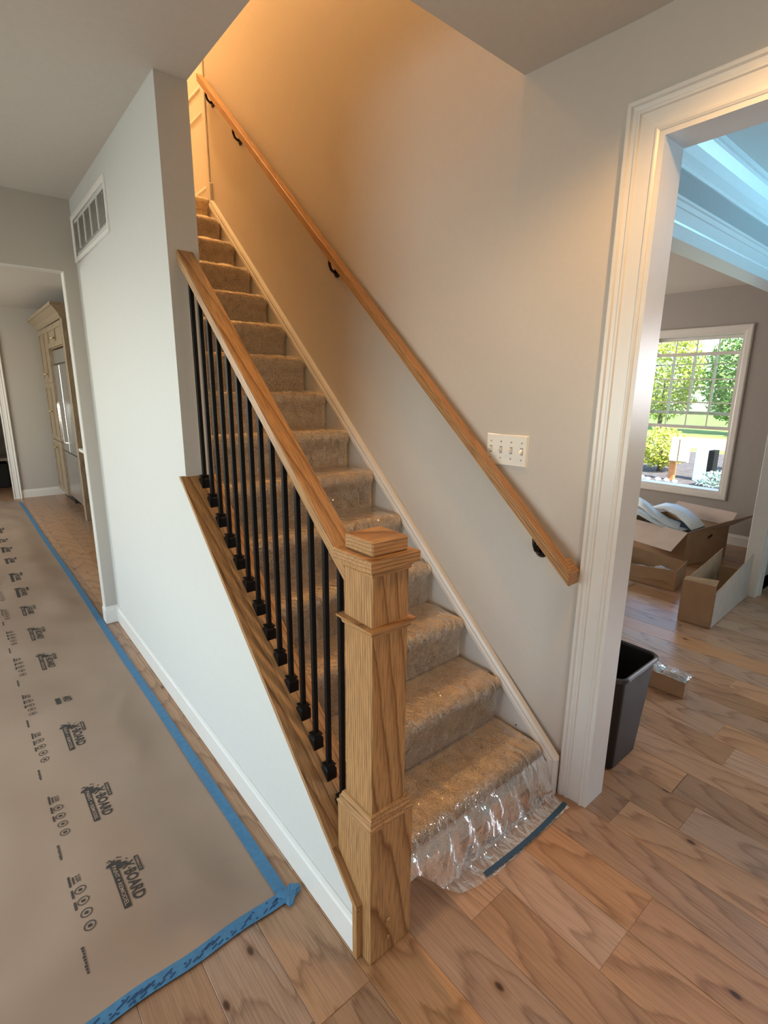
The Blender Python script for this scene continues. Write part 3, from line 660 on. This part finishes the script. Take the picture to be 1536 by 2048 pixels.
def quad(s0, t0, s1, t1):
    k = max(1, int(abs(s1 - s0) / .008)); return [(s0 + (s1 - s0) * i / k, t) for i in range(k + 1) for t in (t0, t1)], [(2 * i, 2 * i + 2, 2 * i + 3, 2 * i + 1) for i in range(k)]
def ringm(s, t, r0, r1, n=20): return [(s + r * math.cos(2 * math.pi * i / n), t + r * math.sin(2 * math.pi * i / n)) for r in (r0, r1) for i in range(n)], [(i, (i + 1) % n, n + (i + 1) % n, n + i) for i in range(n)]
def discm(s, t, r, n=9, jit=0): return [(s + (r * (1 + random.uniform(-jit, jit))) * math.cos(2 * math.pi * i / n), t + (r * (1 + random.uniform(-jit, jit))) * math.sin(2 * math.pi * i / n)) for i in range(n)], [tuple(range(n))]
def shift(m, s, t): return [(a + s, b_ + t) for a, b_ in m[0]], m[1]
SPL = [discm(.004, .012, .018, 14, .3), discm(.016, .026, .012, 12, .35), discm(.012, .038, .007, 10, .35)]
for i in range(26):
    a = random.uniform(1.2, 4.6); r = random.uniform(.02, .036); SPL.append(discm(.010 + r * math.cos(a), .018 + r * math.sin(a) * .9, random.uniform(.0012, .0036), 6, .3))
def put(name, ms, y0, x0, mat, dz):
    V, F = [], []
    for m in ms:
        k = len(V)
        for s, t in m[0]: x, y = x0 + t, y0 - s; V.append((x, y, ph(x, y) + dz))
        F += [tuple(i + k for i in f) for f in m[1]]
    return stuff(mk(name, V, F, mat, paper))
for n, y0 in enumerate((.795, 1.205, 1.645, 2.03, 2.455, 2.86, 3.32, 3.71, 4.09, 4.54, 4.96, 5.38, 5.80)):
    x0 = -.468 + .0015 * math.sin(n * 2.1)
    if n == 3:
        put('printed_logo', [shift(T_R, .09, .03), quad(.09, .0, .165, .0195)], y0, x0 + .01, 'ink', .0013)
    else:
        put('printed_logo', [shift(T_X, .012, .028), quad(.0, .0, .183, .0195), quad(.005, .066, .076, .0785)] + SPL, y0, x0, 'ink', .0013)
        if n < 7: put('printed_logo_lettering', [shift(T_P, .008, .004), shift(T_T, .0095, .0686)], y0, x0, 'kraft_paper', .0021)
    ic = [shift(T_25, -.035, -.088)]
    for q in range(4):
        s = .030 + q * .047; ic += [ringm(s, -.084, .0125, .0150), quad(s - .0045, -.089, s + .0045, -.079) if q % 2 else discm(s, -.084, .0055, 7)]
    for s0, s1 in ((-.045, .0), (.016, .05), (.066, .096)): ic.append(quad(s0, -.107, s1, -.1015))
    for s0, s1 in ((-.035, -.004),): ic.append(quad(s0, -.0965, s1, -.0925))
    for q in range(9): ic.append(quad(.218 + q * .0075, -.115 + .001 * (q % 3), .2235 + q * .0075, -.108))
    put('printed_icons', ic, y0, x0, 'ink', .0013)
# blue tape along the paper edge and across its front
te = strip('blue_tape', [(-.091 + .003 * math.sin(y * 2.1) - .0045 * max(0, y - 2), y) for y in [.40 + i * .06 for i in range(116)]], .0175, 'tape_blue', None, lambda x, y: max(.0045, ph(-.1085, y) + .001), .0008, .12)
tag(te, 'long blue tape strip along the paper edge beside the white baseboard', 'tape', None)
tf_pts = [(-1.3 + i * .04, .397 + .003 * math.sin(i)) for i in range(32)] + [(-.045, .405)]
tf = thing('blue_tape', 'blue tape strip with dark printed dashes across the front end of the paper', 'tape', (-.4, .397, 0))
strip('tape_strip', tf_pts, .0195, 'tape_blue', tf, lambda x, y: .0062, .0006, .06)
sl = []
random.seed(3)
for i in range(70):
    x = -1.0 + i * .0138
    for t, L in ((.010, .022), (-.002, .026), (-.012, .016)):
        if random.random() < .62:
            xx = x + random.uniform(-.004, .004); yy = .397 + t; w = .0022
            q = [(xx, yy - w), (xx + L, yy - w + L * .35), (xx + L, yy + w + L * .35), (xx, yy + w)] if random.random() < .7 else [(xx, yy - w), (xx + .006, yy - w), (xx + .006, yy + w), (xx, yy + w)]
            if max(p[1] for p in q) < .4155 and max(p[0] for p in q) < -.05: sl.append(([(p[0], p[1], .0074) for p in q], [(0, 1, 2, 3)]))
stuff(multi('printed_dashes', sl, 'tape_ink', tf))
# torn, folded tape end at the corner
random.seed(11)
bl = []
V = [(-.078, .392, .010)]
for i in range(26):
    a = 2 * math.pi * i / 26; r = .026 * (1 + .35 * math.sin(a * 3 + .6) + .18 * random.uniform(-1, 1))
    V.append((-.078 + r * 1.15 * math.cos(a), .392 + r * math.sin(a), .0075 + .003 * random.random()))
tag(mk('tape_scrap', V + [(v[0], v[1], .0068) for v in V], [(0, 1 + i, 1 + (i + 1) % 26) for i in range(26)] + [(27, 28 + (i + 1) % 26, 28 + i) for i in range(26)] + [(1 + i, 28 + i, 28 + (i + 1) % 26, 1 + (i + 1) % 26) for i in range(26)], 'tape_blue', None), 'crumpled torn piece of blue tape where the two tape strips meet', 'tape')

# ------------------------------------------------------------------ dining room things
bn = thing('waste_bin', 'black rectangular plastic waste bin standing just inside the doorway', 'bin', (1.27, .14, 0))
def rrect(cx, cy, hx, hy, r, z, n=6):
    return [(cx + sx * (hx - r) + r * math.cos(a0 + math.pi / 2 * i / n), cy + sy * (hy - r) + r * math.sin(a0 + math.pi / 2 * i / n), z) for sx, sy, a0 in ((1, 1, 0), (-1, 1, math.pi / 2), (-1, -1, math.pi), (1, -1, 1.5 * math.pi)) for i in range(n + 1)]
def loft(name, rings, mat, parent, cap0=True, cap1=False, closed=False):
    n = len(rings[0]); V = [v for r in rings for v in r]; F = []
    for i in range(len(rings) - 1): F += [(i * n + k, i * n + (k + 1) % n, (i + 1) * n + (k + 1) % n, (i + 1) * n + k) for k in range(n)]
    if cap0: F.append(tuple(range(n))[::-1])
    if cap1: F.append(tuple(len(V) - n + k for k in range(n)))
    return mk(name, V, F, mat, parent, False)
bx, by = 1.272, .140
loft('bin_body', [rrect(bx, by, .105, .095, .03, .0015), rrect(bx, by, .113, .102, .03, .006), rrect(bx + .006, by, .152, .121, .035, .415), rrect(bx + .006, by, .149, .118, .033, .415), rrect(bx, by, .110, .099, .028, .012), rrect(bx, by, .10, .09, .02, .010)], 'black_plastic', bn, True, True)
loft('bin_rim', [rrect(bx + .006, by, .151, .120, .035, .408), rrect(bx + .006, by, .162, .131, .042, .408), rrect(bx + .006, by, .164, .133, .043, .414), rrect(bx + .006, by, .163, .132, .043, .424), rrect(bx + .006, by, .158, .127, .04, .428), rrect(bx + .006, by, .150, .119, .034, .424), rrect(bx + .006, by, .149, .118, .033, .416)], 'bin_rim', bn, False, False)

def sheet(name, quad_pts, th, mat, parent):                          # cardboard panel from four corners
    p = [Vector(q) for q in quad_pts]; nn = (p[1] - p[0]).cross(p[3] - p[0]).normalized() * th / 2
    V = [q + nn for q in p] + [q - nn for q in p]
    return mk(name, V, [(0, 1, 2, 3), (7, 6, 5, 4), (0, 4, 5, 1), (1, 5, 6, 2), (2, 6, 7, 3), (3, 7, 4, 0)], mat, parent)
def open_box(name, label, corners, h, mat, th=.004, heights=None):
    """corners: four floor points ccw; heights per wall optional"""
    c = Vector((sum(p[0] for p in corners) / 4, sum(p[1] for p in corners) / 4, 0)); t = thing(name, label, 'box', c)
    sheet('bottom', [(p[0], p[1], .004) for p in corners], th, mat, t)
    for i in range(4):
        a, b_ = corners[i], corners[(i + 1) % 4]; ha = h if not heights else heights[i]
        sheet('side_panel', [(a[0], a[1], .006), (b_[0], b_[1], .006), (b_[0], b_[1], ha[1] if isinstance(ha, tuple) else ha), (a[0], a[1], ha[0] if isinstance(ha, tuple) else ha)], th, mat, t)
    return t
# big open carton with flaps
BC = [(4.06, .86), (4.62, .72), (4.77, 1.32), (4.21, 1.46)]; bh = .30
bb_ = open_box('cardboard_box', 'large open cardboard box under the window with flaps spread and foam sheets inside', BC, bh, 'cardboard')
def flap(a, b_, outx, outy, dz, mat, inset=.0):
    d = Vector((b_[0] - a[0], b_[1] - a[1])) ; e = d.normalized() * inset
    sheet('flap', [(a[0], a[1], bh), (b_[0], b_[1], bh), (b_[0] + outx - e.x, b_[1] + outy - e.y, bh + dz), (a[0] + outx + e.x, a[1] + outy + e.y, bh + dz)], .004, mat, bb_)
flap(BC[0], BC[3], -.24, .0, -.13, 'cardboard_pale', .03)             # towards the camera
sheet('flap', [(BC[0][0], BC[0][1], bh), (BC[1][0], BC[1][1], bh), (BC[1][0] + .02, BC[1][1] - .25, bh + .18), (BC[0][0] + .12, BC[0][1] - .10, bh + .055)], .004, 'cardboard_pale', bb_)            # right
flap(BC[1], BC[2], .13, -.03, .10, 'cardboard_pale', .02)             # back
flap(BC[3], BC[2], .05, .18, .05, 'cardboard_pale', .02)              # left
mk('hand_hole', [(4.335, .7855, .215), (4.385, .773, .235), (4.385, .773, .255), (4.335, .7855, .235), (4.335, .7835, .215), (4.385, .771, .235), (4.385, .771, .255), (4.335, .7835, .235)], [(0, 1, 2, 3), (7, 6, 5, 4), (0, 4, 5, 1), (1, 5, 6, 2), (2, 6, 7, 3), (3, 7, 4, 0)], 'dark_gap', bb_)
lin = thing('foam_packing', 'pale blue curled foam packing sheets sticking out of the large open box', 'packing', (4.4, 1.1, .2))
def curl(name, pts, w, mat, ax):
    V, F = [], []; ax = Vector(ax)
    for p in pts:
        p = Vector(p); V += [p, p + ax * w, p + Vector((0, 0, -.012)), p + ax * w + Vector((0, 0, -.012))]
    for i in range(len(pts) - 1):
        a, c = i * 4, i * 4 + 4; F += [(a, a + 1, c + 1, c), (a + 2, c + 2, c + 3, a + 3), (a, c, c + 2, a + 2), (a + 1, a + 3, c + 3, c + 1)]
    n = len(pts) * 4; F += [(0, 2, 3, 1), (n - 4, n - 3, n - 1, n - 2)]
    return mk(name, V, F, mat, lin, True)
curl('foam_sheet', [(4.26, .90, .285), (4.30, .98, .335), (4.34, 1.08, .385), (4.38, 1.20, .41), (4.42, 1.32, .40)], .24, 'foam_sheet', (.95, -.12, .05))
curl('foam_sheet', [(4.18, .98, .285), (4.17, 1.08, .305), (4.16, 1.20, .365), (4.18, 1.31, .43), (4.22, 1.40, .45)], .19, 'foam_sheet', (.9, .25, .15))
curl('foam_sheet', [(4.10, 1.08, .30), (4.09, 1.18, .335), (4.08, 1.30, .385), (4.09, 1.42, .405)], .14, 'foam_sheet', (.95, .2, .05))
curl('foam_sheet', [(4.11, .98, .275), (4.13, 1.10, .28), (4.15, 1.20, .285)], .2, 'foam_sheet', (.97, -.2, 0))
tag(mk('dark_filling', *[(lambda a: (a[0], a[1]))(PR([(4.12, .90), (4.57, .79), (4.70, 1.27), (4.25, 1.39)], 'z', .012, .255))][0], 'dark_liner', None), 'black block filling the large open cardboard box', 'package')  # solid black block that makes the open box dark inside
# shallow tray carton in front of it
TC = [(3.375, .665), (3.70, .715), (3.66, 1.30), (3.335, 1.25)]
tr_ = open_box('cardboard_tray', 'shallow torn cardboard tray with crumpled plastic in front of the large box', TC, .165, 'cardboard', heights=[.165, (.15, .2), .17, (.11, .165)])
V, F = [], []
for i in range(15):
    for j in range(15):
        u, v = i / 14, j / 14; x = 3.36 + .30 * u - .03 * v; y = .71 + .05 * u + .52 * v
        V.append((x, y, .045 + .05 * abs(noise.noise(Vector((u * 5, v * 6, 2)))) + .05 * noise.noise(Vector((u * 2, v * 2, 9)))))
for i in range(14):
    for j in range(14): F.append((i * 15 + j, i * 15 + 15 + j, i * 15 + 16 + j, i * 15 + j + 1))
tag(mk('plastic_wrap', V, F, 'bubble_wrap', None, True), 'crumpled clear plastic wrap lying in the shallow cardboard tray', 'plastic wrap')
V, F = [], []
for i in range(11):
    for j in range(9):
        u, v = i / 10, j / 8; V.append((3.16 + .15 * v, .93 + .35 * u, .004 + .07 * abs(noise.noise(Vector((u * 6, v * 5, 4)))) * min(1, 4 * min(u, v, 1 - u + .1, 1 - v + .1))))
for i in range(10):
    for j in range(8): F.append((i * 9 + j, i * 9 + 9 + j, i * 9 + 10 + j, i * 9 + j + 1))
tag(mk('plastic_wrap', V, F, 'bubble_wrap', None, True), 'crumpled plastic wrap on the floor beside the shallow tray', 'plastic wrap')
# long narrow carton with raised sides
LC = [(2.885, .26), (3.68, .285), (3.66, .475), (2.868, .445)]
lb = open_box('cardboard_carton', 'long narrow open cardboard carton with tall bowed sides lying on the oak floor', LC, .25, 'cardboard', heights=[(.24, .335), (.2, .2), (.335, .265), (.285, .285)])
for p in list(lb.children):
    pass
sheet('flap', [(2.868, .445, .285), (2.885, .26, .285), (2.93, .262, .315), (2.91, .443, .30)], .003, 'cardboard', lb)
sheet('label', [(2.90, .2572, .02), (3.02, .261, .02), (3.02, .261, .14), (2.90, .2572, .15)], .001, 'label_paper', lb)
sheet('outer_panel', [(2.887, .2566, .006), (3.68, .2814, .006), (3.68, .2814, .333), (2.887, .2566, .238)], .0025, 'cardboard_grey', lb)
# small box with plastic sachets
SB = [(1.92, .055), (1.985, .06), (1.975, .30), (1.905, .29)]
sb = open_box('small_box', 'small open cardboard box with plastic sachets behind the black waste bin', SB, .085, 'cardboard', .003, heights=[.08, .085, .085, .095])
for k, (u0, u1) in enumerate(((.05, .165), (.17, .29))):
    slab = ('shiny clear plastic sachet overhanging the free end of the small box', 'shiny clear plastic sachet on the small box right against the black bin')[k]
    V, F = [], []
    for i in range(13):
        for j in range(9):
            u, v = i / 12, j / 8; y = u0 + (u1 - u0) * u; x = 1.90 + .11 * v
            V.append((x, y, .098 + .020 * (math.sin(math.pi * u) * math.sin(math.pi * v)) ** .6 + .005 * noise.noise(Vector((u * 7, v * 7, k)))))
    for i in range(12):
        for j in range(8): F.append((i * 9 + j, i * 9 + 9 + j, i * 9 + 10 + j, i * 9 + j + 1))
    tag(mk('plastic_sachet', V, F, 'bubble_wrap', None, True), slab, 'sachet', 'sachets on the small box')

# ------------------------------------------------------------------ kitchen: tall cabinet with fridge
CX = .365
kc = thing('tall_cabinet', 'tall light oak kitchen cabinet with crown moulding built around a refrigerator', 'cabinet', (.7, 6.6, 0))
box('side_panel', (CX, 5.70, .001), (1.08, 5.80, 2.16), 'cabinet_oak', kc, .002)
box('carcass', (CX + .02, 6.80, .10), (1.08, 7.52, 2.16), 'cabinet_oak', kc)
box('toe_kick', (CX + .07, 6.80, .001), (1.08, 7.52, .0995), 'dark_gap', kc)
box('bridge', (CX + .02, 5.801, 1.90), (1.08, 6.799, 2.16), 'cabinet_oak', kc)
sweep('crown', [(1.08, 5.70), (CX, 5.70), (CX, 7.52)], [(0, 0), (.004, 0), (.02, .02), (.035, .05), (.085, .10), (.10, .105), (.10, .135), (0, .135)][::-1], (0, 0, 2.1605), (1, 0, 0), (0, 1, 0), (0, 0, 1), 'cabinet_oak', kc)
def cab_door(y0, y1, z0, z1, hy=None, hz=None):
    d = multi('door', [B((CX, y0, z0), (CX + .0195, y0 + .055, z1)), B((CX, y1 - .055, z0), (CX + .0195, y1, z1)), B((CX, y0 + .055, z0), (CX + .0195, y1 - .055, z0 + .055)), B((CX, y0 + .055, z1 - .055), (CX + .0195, y1 - .055, z1)), B((CX + .009, y0 + .055, z0 + .055), (CX + .0195, y1 - .055, z1 - .055))], 'cabinet_oak', kc)
    if hy: tube('knob', [(CX - .0005, hy, hz), (CX - .02, hy, hz), (CX - .026, hy, hz), (CX - .034, hy, hz)], [.006, .006, .016, .010], 'brass', d, 12)
for z0, z1, hz in ((.11, .79, .7), (.80, 1.51, 1.16), (1.52, 2.15, 1.62)):
    cab_door(6.81, 7.155, z0, z1, 7.12, hz); cab_door(7.165, 7.51, z0, z1, 7.2, hz)
cab_door(5.81, 6.295, 1.91, 2.15, 6.26, 2.0); cab_door(6.305, 6.79, 1.91, 2.15, 6.34, 2.0)
fr = thing('refrigerator', 'built-in stainless steel refrigerator with bar handles inside the tall oak cabinet', 'refrigerator', (.7, 6.3, 0))
box('body', (CX + .07, 5.815, .10), (1.06, 6.785, 1.885), 'steel', fr)
box('grille', (CX + .03, 5.815, 1.735), (CX + .0695, 6.785, 1.885), 'steel', fr, .004)
box('fridge_door', (CX + .02, 5.815, .70), (CX + .0695, 6.36, 1.715), 'steel', fr, .006)
box('fridge_door', (CX + .02, 6.37, .70), (CX + .0695, 6.785, 1.715), 'steel', fr, .006)
box('freezer_drawer', (CX + .02, 5.815, .13), (CX + .0695, 6.785, .685), 'steel', fr, .006)
for y in (6.33, 6.41):
    tube('handle', [(CX + .019, y, .82), (CX - .03, y, .82), (CX - .035, y, .86), (CX - .035, y, 1.26), (CX - .03, y, 1.30), (CX + .019, y, 1.30)], .008, 'steel_handle', fr, 10)
for y in (5.87, 6.73): tube('foot', [(CX + .12, y, .001), (CX + .12, y, .099)], .02, 'dark_gap', fr, 10)
# counter end glimpsed beyond the hallway corner
kk = thing('kitchen_counter', 'kitchen counter end with thin pale top past the hallway corner', 'counter', (.30, 4.6, 0))
box('counter_body', (.30, 4.35, .001), (1.08, 4.95, .86), 'cabinet_oak', kk, .002); box('counter_top', (.255, 4.31, .861), (1.09, 4.97, .891), 'white_trim', kk, .003)
# bench seen through the far doorway
be = thing('hall_bench', 'dark bench with pale top edge in the room beyond the kitchen doorway', 'bench', (-.7, 8.9, 0))
box('seat', (-1.4, 8.6, .40), (.1, 9.2, .44), 'cardboard_grey', be, .004)
for x, y in ((-1.36, 8.64), (.06, 8.64), (-1.36, 9.16), (.06, 9.16)): box('leg', (x - .03, y - .03, .001), (x + .03, y + .03, .3995), 'black_plastic', be)
box('basket', (-.9, 8.66, .001), (-.1, 9.12, .36), 'black_plastic', be, .01)

# ------------------------------------------------------------------ lamps
def lamp(name, label, loc, rad, power, spot=None):
    t = thing(name, label, 'ceiling light', loc)
    x, y, z = loc
    def disc(r, zz, n=28): return [(x + r * math.cos(2 * math.pi * i / n), y + r * math.sin(2 * math.pi * i / n), zz) for i in range(n)]
    loft('pan', [disc(rad, z - .001), disc(rad, z - .018), disc(rad * .9, z - .022)], 'white_trim', t, True, True)
    loft('diffuser', [disc(rad * .86, z - .0225), disc(rad * .84, z - .05), disc(rad * .6, z - .072), disc(rad * .2, z - .08)], 'lamp_glass', t, True, True)
    d = bpy.data.lights.new(name + '_bulb', 'SPOT' if spot else 'POINT'); d.energy = power; d.color = WARM; d.shadow_soft_size = .05
    if spot: d.spot_size = math.radians(spot); d.spot_blend = .6
    o = bpy.data.objects.new('bulb_light', d); C.objects.link(o); o.location = (0, 0, -.12); o.parent = t
lamp('ceiling_light', 'round flush ceiling light over the upper landing', (.58, 3.05, 5.1), .16, 290)
rl = thing('recessed_light', 'round recessed downlight in the foyer ceiling near the doorway', 'ceiling light', (.46, -.40, H))
def ring_pts(r, zz, n=28): return [(.46 + r * math.cos(2 * math.pi * i / n), -.40 + r * math.sin(2 * math.pi * i / n), zz) for i in range(n)]
loft('trim_ring', [ring_pts(.062, H - .001), ring_pts(.085, H - .001), ring_pts(.085, H - .004), ring_pts(.075, H - .007), ring_pts(.062, H - .005), ring_pts(.062, H - .001)], 'white_trim', rl, False, False)
loft('lens', [ring_pts(.0615, H - .001), ring_pts(.0615, H - .003)], 'lamp_glass', rl, True, True)
d = bpy.data.lights.new('downlight', 'SPOT'); d.energy = 36; d.color = WARM; d.shadow_soft_size = .035; d.spot_size = math.radians(150); d.spot_blend = .45
o = bpy.data.objects.new('bulb_light', d); C.objects.link(o); o.location = (0, 0, -.04); o.parent = rl

# ------------------------------------------------------------------ outside the window
struct(box('ground', (5.35, -25, -.6), (60, 45, -.4), 'lawn'))
tag(box('garden_bed', (5.6, .5, -.3995), (17.5, 9.5, -.37), 'mulch'), 'dark mulch garden bed outside the window', 'garden bed')
tag(box('driveway', (19.0, -10, -.399), (23.5, 30, -.375), 'concrete'), 'bright concrete driveway beyond the garden bed', 'driveway')
def foliage(name, label, c, rx, ry, rz, n, size, mat, stem=True, group=None):
    rnd = random.Random(hash(label) % 1000 + int(c[0] * 10) + int(c[1] * 100)) if False else random.Random(int(c[0] * 10) + int(c[1] * 100))
    t = thing(name, label, 'tree' if 'tree' in name else 'shrub', (c[0], c[1], -.369), group); V, F = [], []
    for i in range(n):
        d = Vector((rnd.gauss(0, 1), rnd.gauss(0, 1), rnd.gauss(0, 1))).normalized() * rnd.uniform(.35, 1) ** .6
        p = Vector((c[0] + d.x * rx, c[1] + d.y * ry, max(-.29, c[2] + d.z * rz)))
        a = Vector((rnd.gauss(0, 1), rnd.gauss(0, 1), rnd.gauss(0, 1))).normalized(); b_ = a.orthogonal().normalized(); s = size * rnd.uniform(.6, 1.3)
        k = len(V); V += [p - a * s, p + b_ * s * .45, p + a * s, p - b_ * s * .45]; F.append((k, k + 1, k + 2, k + 3))
    stuff(mk('foliage', V, F, mat, t))
    if stem: tube('trunk', [(c[0], c[1], -.369 if 'shrub' in name else -.399), (c[0], c[1], c[2])], [.05 + .03 * rz, .03], 'bark', t, 8)
foliage('garden_shrub', 'yellow green shrub in the mulch bed left of the wooden mailbox', (12.3, 4.45, .2), .7, .55, .5, 2600, .05, 'leaf_yellow')
foliage('garden_shrub', 'light green shrub in the mulch bed beside the pale blue pedestal', (13.6, 2.95, .2), .7, .4, .5, 2200, .05, 'leaf_green')
foliage('garden_shrub', 'low grey green shrub below the window in front of the pedestal', (10.9, 2.72, -.25), .5, .45, .22, 1300, .035, 'leaf_grey')
for i, (x, y, z, r, mt, lb_) in enumerate(((27, 7.2, 2.2, 1.9, 'leaf_green', 'green leafy tree beyond the driveway, right of the bare one'), (28, 11.0, 2.4, 2.1, 'leaf_yellow', 'yellow green leafy tree in the middle of the row beyond the driveway'),
        (26.5, 15.0, 2.3, 2.0, 'leaf_green', 'dense green tree at the far end of the row beyond the driveway'), (25.5, 3.9, 1.5, 1.5, 'leaf_yellow', 'bright yellow tree beyond the driveway nearest the pedestal'))):
    foliage('garden_tree', lb_, (x, y, z), r * .8, r * .9, r * 1.15, 6000, .11, mt, True, 'trees beyond the driveway')
mbx = thing('mailbox', 'pale wooden mailbox on an orange-brown post in the garden bed', 'mailbox', (11.14, 3.68, -.4))
box('post', (11.09, 3.66, -.369), (11.19, 3.78, .34), 'post_orange', mbx, .005)
box('box_door', (10.98, 3.60, .06), (11.02, 3.76, .55), 'pale_wood', mbx, .01); box('box_door', (10.98, 3.40, .06), (11.02, 3.585, .55), 'pale_wood', mbx, .01); box('box_body', (11.021, 3.40, .04), (11.0895, 3.76, .56), 'pale_wood', mbx, .01)
ped = thing('utility_pedestal', 'pale blue utility pedestal standing in the garden bed beside the mailbox', 'utility box', (11.6, 3.33, -.4))
prism('pedestal_body', [(11.45, -.369), (11.45, .34), (11.55, .40), (11.75, .36), (11.75, -.369)], 'y', 3.18, 3.42, 'pedestal_blue', ped, .01)
box('pedestal_side', (11.47, 3.06, -.369), (11.73, 3.179, .30), 'dark_liner', ped, .01)
random.seed(5)
def stone(c, r, k):
    bm = bmesh.new(); bmesh.ops.create_icosphere(bm, subdivisions=1, radius=1)
    for v in bm.verts:
        d = 1 + .3 * noise.noise(v.co * 1.7 + Vector((k, k, 0))); v.co = Vector((c[0] + v.co.x * r * d, c[1] + v.co.y * r * d, c[2] + v.co.z * r * .7 * d))
    o = fin('garden_stone', bm, 'stone_white'); tag(o, 'small white edging stone in front of the mulch bed', 'stone', 'white edging stones')
for k in range(8): stone((10.62 + random.uniform(-.06, .06), 3.45 + k * .17, -.312), random.uniform(.05, .07), k)
